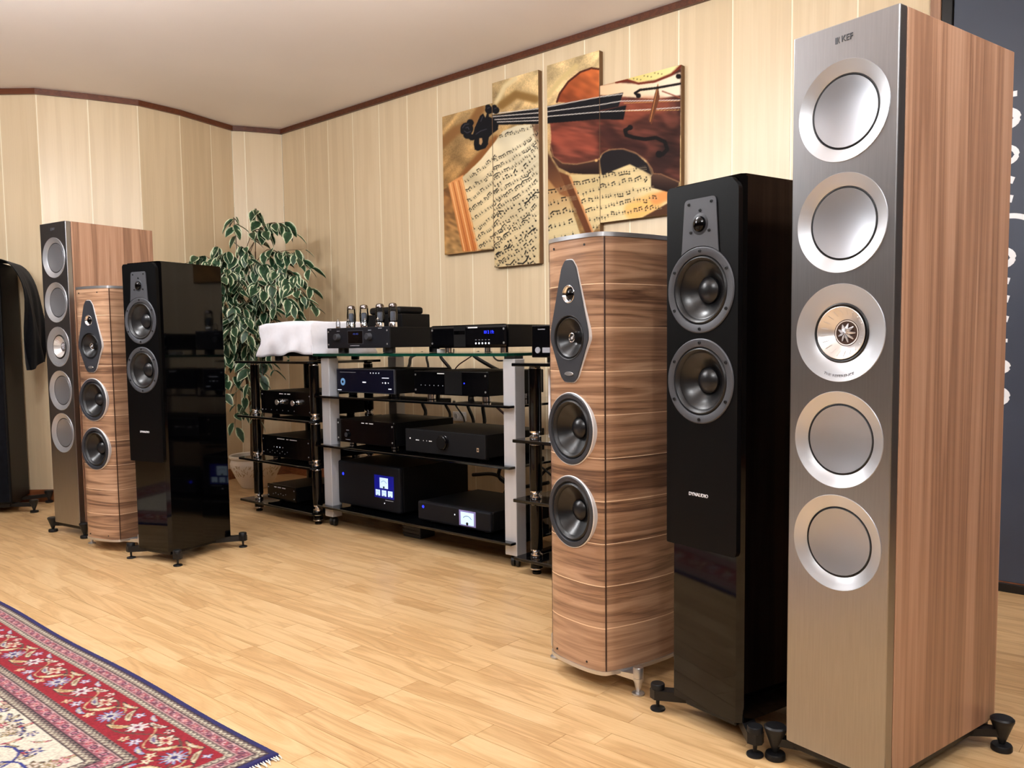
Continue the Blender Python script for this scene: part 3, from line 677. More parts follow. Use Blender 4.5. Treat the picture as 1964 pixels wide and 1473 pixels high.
for i in range(len(pp)-1):
    for j in range(nv): bm.faces.new((G[i][j], G[i+1][j], G[i+1][j+1], G[i][j+1]))
bmesh.ops.recalc_face_normals(bm, faces=bm.faces[:])
bmesh.ops.solidify(bm, geom=bm.faces[:], thickness=-0.004)
o = obj('velvet_cover', bm, M_cloth_k, None, True, (-2.67, 4.245, 0), (0, 0, math.radians(15.0)), angle=60)
tag(o, 'black velvet cover draped over the tower at the far left edge', 'cover')

# ------------------------------------------------------------------ middle rack: aluminium posts, glass shelves, castors
def rack_frame(name, label, s, t, cat='rack', group=None): return thing(name, label, cat, WL(s, t), WANG, group)
R = rack_frame('audio_rack', 'wide aluminium post rack with clear glass top and black glass shelves on castors', 2.12, 0.83)
x0, x1 = 1.524 - 2.12, 2.726 - 2.12
for px in (x0, x1 - 0.06):
    for py in (0.0, 0.40):
        p = obj('post', box(NB(), px, px + 0.06, py, py + 0.055, 0.046, 0.784, 0.003, 2), M_post, R)
        obj('post_cap', box(NB(), px + .004, px + .056, py + .004, py + .051, 0.784, 0.7945), M_caster, p)
        bm = NB(); cxx, cyy = px + 0.03, py + 0.027
        lathe(bm, [(0.010, 0.030), (0.010, 0.047)], 12, (cxx, cyy, 0), 'z'); box(bm, cxx - .014, cxx + .014, cyy - .012, cyy + .012, 0.026, 0.038, 0.003, 1)
        c = obj('castor', bm, M_caster, R, True)
        for sx in (-1, 1):
            wb = NB(); lathe(wb, [(0.012, -0.007), (0.0195, -0.006), (0.0205, 0.0), (0.0195, 0.006), (0.012, 0.007)], 24, (0, 0, 0), 'y')
            obj('castor_wheel', wb, M_caster, c, True, (cxx + sx*.012, cyy, 0.0205), (0, 0, PI/2 + .5))
bm = NB(); box(bm, x0 - 0.02, x1 - 0.012, -0.03, 0.47, 0.7945, 0.806)
for f in bm.faces:
    if abs(f.normal.z) < .5: f.material_index = 1
bm.normal_update()
for f in bm.faces: f.material_index = 0 if abs(f.normal.z) > .5 else 1
obj('glass_top', bm, [M_glass, M_glassedge], R)
for z in (0.613, 0.386, 0.1):
    obj('glass_shelf', box(NB(), x0 - 0.02, x1 - 0.004, -0.03, 0.47, z - 0.010, z, 0.002, 1), M_bglass, R)
obj('cross_rail', box(NB(), x0 + 0.06, x1 - 0.06, 0.42, 0.435, 0.06, 0.085), M_alu, R)
SH = {4: 0.806, 3: 0.613, 2: 0.386, 1: 0.1}

# ------------------------------------------------------------------ side racks: black glass shelves on turned columns
def column_rack(label, s0, s1, cols, t):
    R = rack_frame('audio_rack', label, (s0 + s1) / 2, t, group='column racks beside the middle rack'); sc = (s0 + s1) / 2
    tops = (0.062, 0.277, 0.495, 0.771)
    for z in tops: obj('glass_shelf', box(NB(), s0 - sc, s1 - sc, -0.035, 0.40, z - 0.012, z, 0.002, 1), M_bglass, R)
    for s in cols:
        for y in (0.02, 0.34):
            x = s - sc
            ft = obj('foot', lathe(NB(), [(0, 0), (0.016, 0), (0.017, .004), (0.016, .009), (0.008, .011), (0.008, .013), (0.018, .016), (0.0225, .020), (0.0225, .045), (0.020, .050)], 28, (x, y, 0), 'z'), M_gloss, R, True)
            obj('chrome_ring', lathe(NB(), [(0.019, .0155), (0.0235, .018), (0.0238, .021), (0.023, .023)], 28, (x, y, 0), 'z', cap=False), M_chrome, ft, True)
            obj('chrome_ring', lathe(NB(), [(0.0228, .044), (0.0235, .046), (0.021, .0495)], 28, (x, y, 0), 'z', cap=False), M_chrome, ft, True)
            for a, b in zip(tops[:-1], tops[1:]):
                zz = b - 0.012
                col = obj('column', lathe(NB(), [(0.0225, a + .030), (0.0230, a + .032), (0.0230, zz - .010), (0.021, zz - .008)], 32, (x, y, 0), 'z'), M_gloss, R, True)
                obj('chrome_collar', lathe(NB(), [(0.021, a), (0.0225, a + .003), (0.0215, a + .011), (0.013, a + .016), (0.013, a + .018), (0.021, a + .024), (0.0222, a + .030)], 28, (x, y, 0), 'z'), M_chrome, col, True)
                obj('chrome_ring', lathe(NB(), [(0.0215, zz - .010), (0.022, zz - .006), (0.019, zz)], 28, (x, y, 0), 'z'), M_chrome, col, True)
    return R
column_rack('narrow black glass rack on dark columns with chrome collars, left of the middle rack', 0.864, 1.495, (0.955, 1.468), 0.85)
column_rack('narrow black glass rack on dark columns, mostly hidden behind the banded walnut tower', 2.757, 3.40, (2.822, 3.335), 0.85)

# ------------------------------------------------------------------ hi-fi devices
def dev(name, label, s0, s1, t, shelf, z0, z1, depth, cat='amplifier', front=None, body=None, inset=0.004, bev=0.003, panel_t=0.010, footm=None, foot_r=0.02, vents=0):
    """origin: front centre at shelf height; front panel face at y=0; returns (thing, width, z0, z1 local)"""
    T = thing(name, label, cat, WL((s0 + s1) / 2, t, shelf + 0.0005), WANG)
    w = s1 - s0; a = z0 - shelf; b = z1 - shelf
    obj('chassis', box(NB(), -w/2 + inset, w/2 - inset, panel_t, depth, a + .002, b - .002, 0.002, 1), body or M_black, T)
    obj('front_panel', box(NB(), -w/2, w/2, 0.0, panel_t, a, b, bev, 2), front or M_blackfront, T)
    for fx in (-w/2 + .055, w/2 - .055):
        for fy in (0.05, depth - 0.05):
            obj('foot', lathe(NB(), [(foot_r*.9, 0.0), (foot_r, 0.002), (foot_r, a + .002)], 20, (fx, fy, 0), 'z'), footm or M_rubber, T, True)
    if vents:
        for k in range(vents):
            x = -w*.35 + w*.7*k/(vents-1)
            obj('vent_slot', box(NB(), x - .004, x + .004, depth*.25, depth*.8, b - .0025, b - .0008), M_rubber, T)
    return T, w, a, b
def bar(T, name, x0, x1, z0, z1, mat, y=0.0, th=0.0008): return obj(name, box(NB(), x0, x1, y - th, y + .0005, z0, z1), mat, T)
def dot(T, name, x, z, r, mat, y=0.0, th=0.001): return obj(name, lathe(NB(), [(r, y + .0005), (r, y - th), (0, y - th)], 12, (x, 0, z)), mat, T)
def knob(T, x, z, r, L, mat, capmat=None, y=0.0):
    k = obj('knob', lathe(NB(), [(r*1.05, y), (r*1.05, y - .003), (r, y - .004), (r*.97, y - L + .002), (r*.88, y - L), (0, y - L)], 28, (x, 0, z)), mat, T, True)
    if capmat: obj('knob_cap', lathe(NB(), [(r*.86, y - L + .001), (r*.84, y - L - .0008), (0, y - L - .0006)], 28, (x, 0, z)), capmat, k, True)
    return k
def marks(T, xs, z, h, mat=M_dim, y=0.0):
    """small dashes of panel lettering too small to read"""
    bm = NB()
    for a, b in xs:
        x = a
        while x < b - .001:
            ww = random.uniform(.002, .0045); box(bm, x, min(x + ww, b), y - .0007, y + .0003, z - h/2, z + h/2); x += ww + .0012
    return setkind(obj('lettering', bm, mat, T), 'stuff')
def corner_screws(T, w, a, b, m=0.014, mat=M_alu, r=0.004):
    for x in (-w/2 + m, w/2 - m):
        for z in (a + m*1.4, b - m*1.4): dot(T, 'screw', x, z, r, mat, th=.0015)

# tube amplifier on the glass top
T, w, a, b = dev('tube_amplifier', 'black valve amplifier with four large glass tubes on the glass rack top', 1.592, 2.028, 0.84, SH[4], 0.829, 0.920, 0.36, front=pbr('tube_amp_panel', srgb(20, 22, 29), 0.45, 0.2, spec=.3), foot_r=0.024)
corner_screws(T, w, a, b, 0.012)
knob(T, -w/2 + .085, a + .050, .0150, .020, M_graphite); knob(T, w/2 - .128, a + .050, .0150, .020, M_graphite)
bar(T, 'display_frame', -w/2 + .153, -w/2 + .263, a + .018, a + .078, M_graphite); d_ = bar(T, 'display', -w/2 + .157, -w/2 + .259, a + .021, a + .075, M_blackfront, y=-.0008)
text('display_text', '-40.0 -40.0', 0.011, M_leddim, T, (-w/2 + .211, -.0018, a + .062), depth=.0002, sx=.8)
marks(T, [(-w/2 + .075, -w/2 + .096)], b - .014, .003); marks(T, [(w/2 - .138, w/2 - .118)], b - .014, .003); marks(T, [(-w/2 + .17, -w/2 + .235)], a + .011, .003); marks(T, [(-w/2 + .02, -w/2 + .035), (w/2 - .07, w/2 - .045)], b - .007, .003)
top = b - .002
for i, (s, yy) in enumerate(((1.690, .065), (1.782, .065), (1.893, .065), (1.980, .065))):
    x = s - (1.592 + 2.028)/2
    bs = obj('tube_socket', lathe(NB(), [(.0185, top - .001), (.0185, top + .018), (.0175, top + .021), (0, top + .021)], 28, (x, yy, 0), 'z'), M_chrome, T, True)
    obj('tube_plate', lathe(NB(), [(.0125, top + .028), (.0125, top + .064), (.008, top + .068), (0, top + .068)], 8, (x, yy, 0), 'z'), M_plate, bs)
    obj('tube_glass', lathe(NB(), [(.0165, top + .021), (.0200, top + .032), (.0205, top + .060), (.0185, top + .078), (.0185, top + .088)], 32, (x, yy, 0), 'z', cap=False), M_tube, bs, True)
    obj('tube_getter', lathe(NB(), [(.0186, top + .086), (.0185, top + .094), (.0150, top + .101), (.008, top + .104), (0, top + .105)], 32, (x, yy, 0), 'z', cap=False), M_getter, bs, True)
for s in (1.640, 1.716, 1.835, 1.922):
    x = s - (1.592 + 2.028)/2
    bs = obj('small_tube_socket', lathe(NB(), [(.011, top - .001), (.011, top + .009), (0, top + .009)], 20, (x, .028, 0), 'z'), M_chrome, T, True)
    obj('small_tube_glass', lathe(NB(), [(.0085, top + .009), (.0095, top + .014), (.0095, top + .028), (.0060, top + .035)], 20, (x, .028, 0), 'z', cap=False), M_tube, bs, True)
    obj('small_tube_getter', lathe(NB(), [(.0062, top + .0345), (.0040, top + .038), (.0015, top + .040), (.001, top + .045), (0, top + .046)], 16, (x, .028, 0), 'z', cap=False), M_chrome, bs, True)
obj('transformer_cover', box(NB(), -.15, .105, .17, .34, top - .001, top + .062, .004, 2), M_black, T)
obj('transformer_cap', box(NB(), -.14, .078, .18, .33, top + .062, top + .096, .014, 3), M_black, T, True)
for zz in (.03, .055): dot(T, 'side_bolt', 0, zz, .0001, M_graphite)

# disc player on the glass top
T, w, a, b = dev('disc_player', 'black disc player with blue digits beside the valve amplifier', 2.288, 2.700, 0.845, SH[4], 0.826, 0.914, 0.33, 'player', bev=0.012, panel_t=0.016, footm=M_chrome, foot_r=.017)
corner_screws(T, w, a, b, 0.013)
bar(T, 'disc_tray', -w*.17, -w*.015, a + .004, b - .004, M_black); bar(T, 'tray_door', -w*.165, -w*.02, a + .052, b - .022, M_gloss, y=-.0008)
text('display_digits', '10 2 19:', 0.0165, M_led, T, (w*.285, -.0008, b - .030), depth=.0003)
for k in range(5): dot(T, 'button', w*.12 + .017*k, a + .017, .0038, M_ledw); marks(T, [(w*.12 + .017*k - .003, w*.12 + .017*k + .004)], a + .030, .002)
marks(T, [(-w*.14, -w*.09), (-w*.08, -w*.05), (w*.02, w*.14)], b - .011, .0045, M_white)
# pale block under the player
o = obj('spacer_box', box(NB(), -.022, .022, 0, .06, 0, .016, .002, 1), M_alu_w, None, loc=WL(2.298, .80, SH[4] + .0005), rot=(0, 0, WANG)); tag(o, 'flat pale spacer under the left end of the disc player', 'box')

# network streamer with large screen
T, w, a, b = dev('network_streamer', 'silver edged streamer with wide dark blue screen on the upper shelf', 1.600, 2.010, 0.80, SH[3], 0.629, 0.737, 0.34, 'streamer', front=M_graphite, body=M_black)
bar(T, 'screen', -w/2 + .006, w/2 - .006, a + .005, b - .005, M_navy)
y = -.0008
dot(T, 'cover_art', -w/2 + .050, a + .048, .017, pbr('art_blue', srgb(90, 130, 170), .4, emit=srgb(90, 130, 170), es=.5), y); dot(T, 'cover_art_hole', -w/2 + .050, a + .048, .006, M_navy, y - .001)
bar(T, 'screen_text', -.012, .012, a + .046, a + .051, M_ledw, y); bar(T, 'screen_bar', w/2 - .082, w/2 - .036, a + .068, a + .071, M_ledw, y)
for k in range(3): dot(T, 'screen_icon', w/2 - .078 + .019*k, a + .048, .0040 if k == 1 else .0025, M_ledw, y)
for k in range(4): dot(T, 'screen_icon', -w/2 + .25 + .019*k, b - .018, .0028, M_ledw, y)
bar(T, 'status_line', -w/2 + .03, -w/2 + .145, b - .0175, b - .0155, M_dim, y); bar(T, 'screen_tag', -w/2 + .010, -w/2 + .038, a + .009, a + .012, M_ledw, y); bar(T, 'screen_tag', w/2 - .04, w/2 - .02, a + .020, a + .024, M_ledw, y)

# integrated amplifier beside the streamer
T, w, a, b = dev('integrated_amplifier', 'gloss black amplifier with grey centre window beside the streamer', 2.132, 2.560, 0.80, SH[3], 0.636, 0.735, 0.34, footm=M_chrome, foot_r=.018, bev=.006)
corner_screws(T, w, a, b, 0.013)
bar(T, 'centre_window', -w*.06, w*.17, a + .004, b - .004, M_black); marks(T, [(-w*.16, -w*.06), (-w*.03, w*.02), (w*.04, w*.07), (w*.09, w*.16)], b - .012, .004, M_white)
for k in range(6): dot(T, 'button', -w*.39 + .026*k, a + .038, .002, M_dim)
dot(T, 'power_light', w*.20, a + .050, .003, M_led)

# second black box right of the streamer's back, on shelf two
T, w, a, b = dev('preamplifier', 'gloss black preamplifier on the third shelf with round volume dial at its left', 1.592, 2.000, 0.80, SH[2], 0.400, 0.506, 0.36, footm=M_chrome, foot_r=.016)
corner_screws(T, w, a, b, 0.013)
knob(T, -w/2 + .082, a + .036, .0125, .010, M_blackfront, M_graphite); marks(T, [(-w/2 + .072, -w/2 + .092)], a + .056, .003); marks(T, [(-w/2 + .066, -w/2 + .10)], a + .013, .003)
marks(T, [(-.02, .0), (.01, .025), (.035, .062)], b - .012, .004, M_white)
T, w, a, b = dev('integrated_amplifier', 'matt black amplifier with one large centre dial on the third shelf', 2.108, 2.570, 0.83, SH[2], 0.398, 0.492, 0.36, front=pbr('matt_charcoal', srgb(16, 17, 20), .5, spec=.2), bev=.002, vents=0)
knob(T, -.0, a + .050, .0290, .016, M_blackfront, M_black); bar(T, 'headphone_frame', w/2 - .046, w/2 - .034, a + .026, a + .042, M_chrome); dot(T, 'headphone_socket', w/2 - .040, a + .034, .003, M_rubber, -.001)
dot(T, 'power_button', -w/2 + .030, a + .055, .0035, M_white)
marks(T, [(-w/2 + .065, -w/2 + .085), (-w/2 + .11, -w/2 + .113), (-w/2 + .13, -w/2 + .133), (-w/2 + .145, -w/2 + .162)], a + .050, .0035, M_white)

# power amplifier with blue screen
T, w, a, b = dev('power_amplifier', 'large dark power amplifier with blue meter screen on the bottom shelf', 1.592, 2.030, 0.80, SH[1], 0.112, 0.312, 0.42, front=pbr('dark_bronze_panel', srgb(15, 16, 21), .5, .1, spec=.2), bev=.008, panel_t=.024)
bar(T, 'screen', w/2 - .172, w/2 - .040, a + .058, a + .158, M_blue); y = -.0008
def vu(T, x, z, ww, hh, y):
    f = bar(T, 'meter_face', x - ww/2, x + ww/2, z - hh/2, z + hh/2, M_meter, y)
    bm = NB(); P = [(x + ww*.36*math.cos(math.radians(q)), y - .0010, z - hh*.18 + hh*.40*math.sin(math.radians(q))) for q in range(25, 160, 15)]; tube(bm, P, ww*.014, 5); obj('meter_scale', bm, M_rubber, f)
    dot(f, 'needle_hub', x, z - hh*.40, ww*.09, M_rubber, y - .0006); return f
vu(T, w/2 - .106, a + .125, .056, .046, y)
for k in range(3): vu(T, w/2 - .106 + .042*(k-1), a + .080, .030, .026, y)
dot(T, 'power_light', -w/2 + .040, a + .140, .0065, M_led); dot(T, 'small_light', w/2 - .105, a + .036, .003, M_ledw); marks(T, [(w/2 - .10, w/2 - .045)], a + .050, .003)

# small meter amplifier
T, w, a, b = dev('meter_amplifier', 'low dark amplifier with one pale square meter on the bottom shelf', 2.163, 2.583, 0.82, SH[1], 0.112, 0.192, 0.36, front=MATS['dark_bronze_panel'], bev=.008, panel_t=.020)
bar(T, 'meter_frame', w/2 - .172, w/2 - .080, a + .010, a + .072, M_meterrim); vu(T, w/2 - .126, a + .040, .072, .050, -.0008)
dot(T, 'power_light', -w/2 + .036, a + .058, .006, M_led); dot(T, 'small_light', w/2 - .197, a + .048, .003, M_ledw)

# left rack devices
T, w, a, b = dev('integrated_amplifier', 'gloss black amplifier with two chrome knobs on the left rack', 0.988, 1.425, 0.82, 0.495, 0.506, 0.622, 0.32)
for x in (-.03, .105): knob(T, x, a + .062, .0155, .030, M_chrome, M_alu)
marks(T, [(-.05, -.015), (-.005, .01), (.02, .045)], b - .014, .004, M_white); corner_screws(T, w, a, b, .014, M_dim, .003)
for k in range(6): dot(T, 'button', -w*.4 + .05*k, a + .020, .0022, M_dim)
T, w, a, b = dev('receiver', 'gloss black receiver with faint white lettering on the left rack, second shelf up', 0.985, 1.405, 0.82, 0.277, 0.290, 0.396, 0.36, 'receiver', footm=M_chrome)
marks(T, [(-.07, -.005), (.01, .03), (.04, .10)], b - .013, .004, M_white); corner_screws(T, w, a, b, .014, M_dim, .003)
for k in range(4): dot(T, 'button', -.10 + .026*k, a + .050, .003, M_ledw if k in (1, 2) else M_dim)
for k in range(9): dot(T, 'button', -.16 + .022*k, a + .030 - .01*(k % 2), .0022, M_dim)
T, w, a, b = dev('compact_amplifier', 'small black device on the lowest shelf of the left rack', 1.020, 1.270, 0.82, 0.062, 0.074, 0.148, 0.30, footm=M_rubber, foot_r=.014)
marks(T, [(-.06, -.04), (-.03, .0), (.01, .04)], b - .012, .004, M_white); corner_screws(T, w, a, b, .012, M_dim, .003)
for k in range(6): dot(T, 'button', -.07 + .022*k, a + .026 + .006*(k % 2), .0024, M_dim)

# right rack devices
T, w, a, b = dev('power_conditioner', 'black box with round dial on the top shelf of the right rack', 2.838, 3.26, 0.865, 0.771, 0.790, 0.903, 0.34, 'device')
dot(T, 'dial', -w/2 + .030, a + .026, .011, M_dim, 0, .004); bar(T, 'socket_plate', -w/2 + .050, -w/2 + .092, a + .017, a + .035, M_dim); marks(T, [(-w/2 + .030, -w/2 + .062)], b - .014, .003)
T, w, a, b = dev('upright_device', 'upright black device with its lit edge painted white on the right rack behind the banded tower', 2.868, 3.20, 0.80, 0.495, 0.500, 0.752, 0.26, 'device', foot_r=.01)
bar(T, 'painted_lit_edge', -w/2 + .001, -w/2 + .020, a + .002, b - .002, M_white, 0, .012); bar(T, 'blue_window', -w/2 + .075, -w/2 + .16, a + .165, a + .230, M_skyblue)  # white strip paints in the light on the device's edge
T, w, a, b = dev('compact_amplifier', 'dark grey device with bright screws on the bottom shelf of the right rack', 2.900, 3.30, 0.83, 0.062, 0.070, 0.168, 0.28, front=pbr('dark_grey_panel', srgb(42, 42, 46), .45), foot_r=.012)
corner_screws(T, w, a, b, .018, M_white, .005)

# black block on the floor under the middle rack
T = thing('support_block', 'ribbed black block standing on the floor under the middle rack', 'block', WL(2.03, 0.74), WANG)
bm = NB()
obj('block_body', box(NB(), -.055, .055, 0, .09, 0, .0895, .003, 1), M_graphite, T)
for k in range(5): obj('rib', box(NB(), -.057, .057, -.003, 0, .010 + .016*k, .018 + .016*k, .001, 1), M_graphite, T)

# white cloth over a device on the left rack
T = thing('covered_device', 'black device hidden under a white cloth on the left rack', 'device', WL(1.26, 0.835, 0.7715), WANG)
obj('chassis', box(NB(), -.205, .190, 0.01, .36, .022, .150, .01, 2), M_black, T)
for fx in (-.15, .14):
    for fy in (.05, .3): obj('foot', lathe(NB(), [(.018, 0), (.02, .002), (.02, .023)], 20, (fx, fy, 0), 'z'), M_rubber, T, True)
bm = NB(); bx = (-.235, .245, -.012, .385, .205)
def cloth_pt(u, v):
    """u along the perimeter-unrolled x, v along y; heights by drape"""
    return None
nx, ny = 60, 48; G = {}
X0, X1, Y0, Y1, HT = -.222, .205, -.004, .380, .188
drop_ = 0.160
def fold(u, lo, hi):
    if u < 0: return lo, -u
    L = hi - lo
    if u > L: return hi, u - L
    return lo + u, 0.0
us = [-drop_ + (X1 - X0 + 2*drop_) * i / nx for i in range(nx + 1)]; vs_ = [-drop_ + (Y1 - Y0 + 2*drop_) * j / ny for j in range(ny + 1)]
for i, u in enumerate(us):
    for j, v in enumerate(vs_):
        x, du = fold(u, X0, X1); y, dv = fold(v, Y0, Y1)
        # corners: share the drop instead of doubling it
        dd = max(du, dv) if min(du, dv) > 0 else du + dv
        z = HT - dd
        top_w = 0.002*math.sin(x*21 + 1.3) + 0.0015*math.sin(y*27 + x*9)
        if dd == 0: z += top_w - 0.010*max(0, (x - X1 + .10))/.10*0 - .012*max(0, (X0 + .07 - x)/.07)**2
        ox = 0.0
        if du > 0 or dv > 0:
            k = dd / drop_
            wv = 0.005*math.sin(x*26 + dd*46) + 0.005*math.sin(x*17 - y*23 + dd*34) + 0.003*math.sin(x*55 + y*31)
            if dv > 0: y += (-1 if v < 0 else 1) * (0.004 + wv*min(1, k*1.6))
            if du > 0: x += (-1 if u < 0 else 1) * (0.004 + wv*min(1, k*1.6) + .012*k)
            z += 0.010*math.sin(x*13 + .6)*k + 0.004*math.sin(x*34 + y*20)*k
        G[i, j] = bm.verts.new((x, y, max(z, .012)))
for i in range(nx):
    for j in range(ny): bm.faces.new((G[i, j], G[i+1, j], G[i+1, j+1], G[i, j+1]))
bmesh.ops.recalc_face_normals(bm, faces=bm.faces[:])
o = obj('white_cloth', bm, M_cloth_w, None, True, WL(1.26, 0.835, 0.7715), (0, 0, WANG), angle=0)
sm = o.modifiers.new('smooth', 'SMOOTH'); sm.factor = .4; sm.iterations = 1; sd = o.modifiers.new('thick', 'SOLIDIFY'); sd.thickness = .002
tag(o, 'white cloth draped over the device on the left rack', 'cloth')

# wall socket and cables behind the rack
T = thing('wall_socket', 'white double wall socket behind the middle rack', 'socket', WL(1.596, 0.0005, 0.458), WANG)
obj('socket_plate', box(NB(), -.049, .049, -.010, 0, -.025, .025, .003, 2), M_socket, T)
for x in (-.024, .024): obj('socket_insert', lathe(NB(), [(.017, -.0098), (.016, -.0115), (.014, -.0115), (.013, -.0100), (0, -.0100)], 24, (x, 0, 0)), M_socket, T, True)
cab = [
 ('from the valve amplifier into the streamer', [(1.55,.22,.80), (1.555,.30,.78), (1.573,.33,.742), (1.58,.36,.70)], .008, M_cable),
 ('falling left of the disc player', [(1.65,.22,.80), (1.66,.29,.784), (1.70,.32,.738), (1.72,.34,.69)], .006, M_cable),
 ('slanting down behind the top glass centre', [(1.75,.22,.80), (1.77,.30,.784), (1.838,.30,.719), (1.88,.32,.66)], .008, M_cable),
 ('sweeping right behind the top glass', [(1.97,.24,.80), (2.0,.30,.785), (2.12,.30,.732), (2.20,.32,.712), (2.28,.36,.70)], .009, M_cable),
 ('thin, crossing behind the top glass', [(1.96,.24,.80), (1.90,.25,.768), (1.84,.25,.738), (1.80,.25,.70)], .003, M_cable_r),
 ('thin loop under the right end of the top glass', [(2.11,.27,.80), (2.125,.30,.782), (2.16,.31,.765), (2.22,.33,.765)], .004, M_cable),
 ('behind the second shelf at the left', [(1.61,.26,.585), (1.63,.30,.55), (1.653,.30,.50), (1.66,.34,.44)], .009, M_cable),
 ('behind the second shelf near the socket', [(1.77,.26,.59), (1.797,.30,.552), (1.829,.30,.50), (1.85,.34,.44)], .007, M_cable),
 ('behind the second shelf at the centre', [(1.93,.26,.59), (1.951,.30,.553), (1.988,.30,.476), (2.0,.33,.42)], .008, M_cable),
 ('hanging straight behind the second shelf', [(2.05,.26,.59), (2.052,.30,.552), (2.061,.30,.475), (2.065,.33,.42)], .009, M_cable),
 ('dark red, slanting behind the second shelf', [(2.05,.23,.58), (2.077,.25,.556), (2.176,.25,.493), (2.26,.25,.44)], .006, M_cable_r),
 ('thin, leaning behind the second shelf', [(1.83,.26,.59), (1.845,.28,.55), (1.90,.28,.49), (1.93,.3,.44)], .004, M_cable),
 ('thick, dropping behind the bottom shelf', [(2.08,.25,.37), (2.09,.17,.28), (2.10,.17,.19), (2.08,.26,.02)], .010, M_cable),
 ('looping behind the small meter amplifier', [(2.22,.27,.37), (2.16,.27,.30), (2.12,.27,.22), (2.22,.27,.16), (2.30,.27,.02)], .009, M_cable),
 ('coiled on the floor behind the small meter amplifier', [(1.90,.22,.20), (2.05,.22,.215), (2.16,.22,.17), (2.28,.22,.185), (2.38,.22,.21)], .009, M_cable),
 ('thin, crossing behind the bottom shelf', [(2.10,.12,.37), (2.20,.12,.29), (2.32,.12,.22), (2.42,.12,.12)], .005, M_cable),
 ('arching behind the right post of the rack', [(2.20,.08,.19), (2.26,.08,.245), (2.34,.08,.265), (2.45,.08,.26)], .007, M_cable),
 ('hanging behind the right rack', [(2.93,.25,.50), (2.95,.24,.40), (2.90,.24,.31), (2.84,.24,.24), (2.80,.24,.02)], .006, M_cable),
]
for desc, pts, r, m in cab:
    bm = NB(); tube(bm, smooth_path([WL(*p) for p in pts], 24), r, 8); o = obj('cable', bm, m, None, True)
    tag(o, ('dark red cable ' if m is M_cable_r and 'red' not in desc else 'black cable ' if m is M_cable else 'cable ') + desc, 'cable', 'cables behind the racks')

# ------------------------------------------------------------------ violin picture on four canvases
HM = np.array([[647.5752, -18.2112, -906.4642], [-237.3893, -976.0579, 2713.9855], [-0.1204, -0.013, 1.0]])
Q = 0.5; PW, PH = int(1637*Q), int(1473*Q)
img = np.zeros((PH, PW, 3), dtype=np.float32)
def vnoise(h, w_, cell, seed, ang=0.0, ar=1.0):
    g = np.random.default_rng(seed).random((64, 64)).astype(np.float32)
    yy, xx = np.mgrid[0:h, 0:w_].astype(np.float32); c_, s_ = math.cos(ang), math.sin(ang)
    u = (xx*c_ + yy*s_) / (cell*ar); v = (-xx*s_ + yy*c_) / cell
    ui = np.floor(u).astype(int); vi = np.floor(v).astype(int); fu = u - ui; fv = v - vi; fu = fu*fu*(3-2*fu); fv = fv*fv*(3-2*fv)
    G_ = lambda a, b: g[b % 64, a % 64]
    return (G_(ui, vi)*(1-fu) + G_(ui+1, vi)*fu)*(1-fv) + (G_(ui, vi+1)*(1-fu) + G_(ui+1, vi+1)*fu)*fv
YY, XX = np.mgrid[0:PH, 0:PW].astype(np.float32); XX /= Q; YY /= Q
def pmask(pts):
    m = np.zeros((PH, PW), bool); n = len(pts)
    xs = [p[0] for p in pts]; ys = [p[1] for p in pts]
    y0, y1 = max(0, int(min(ys)*Q)), min(PH, int(max(ys)*Q) + 2); xa, xb = max(0, int(min(xs)*Q)), min(PW, int(max(xs)*Q) + 2)
    if y1 <= y0 or xb <= xa: return m
    X = XX[y0:y1, xa:xb]; Y = YY[y0:y1, xa:xb]; k = np.zeros(X.shape, bool)
    for i in range(n):
        ax, ay = pts[i]; bx_, by = pts[(i+1) % n]
        if ay == by: continue
        c_ = (Y < max(ay, by)) & (Y >= min(ay, by)) & (X < (bx_-ax)*(Y-ay)/(by-ay) + ax); k ^= c_
    m[y0:y1, xa:xb] = k; return m
def blur(m, n):
    a = m.astype(np.float32)
    for _ in range(n):
        a = (a + np.roll(a, 1, 0) + np.roll(a, -1, 0) + np.roll(a, 1, 1) + np.roll(a, -1, 1)) / 5
    return a
def paint(mask, col, soft=1):
    a = blur(mask, soft)[..., None] if soft else mask.astype(np.float32)[..., None]
    c_ = np.asarray(col, np.float32); img[:] = img*(1-a) + c_*a
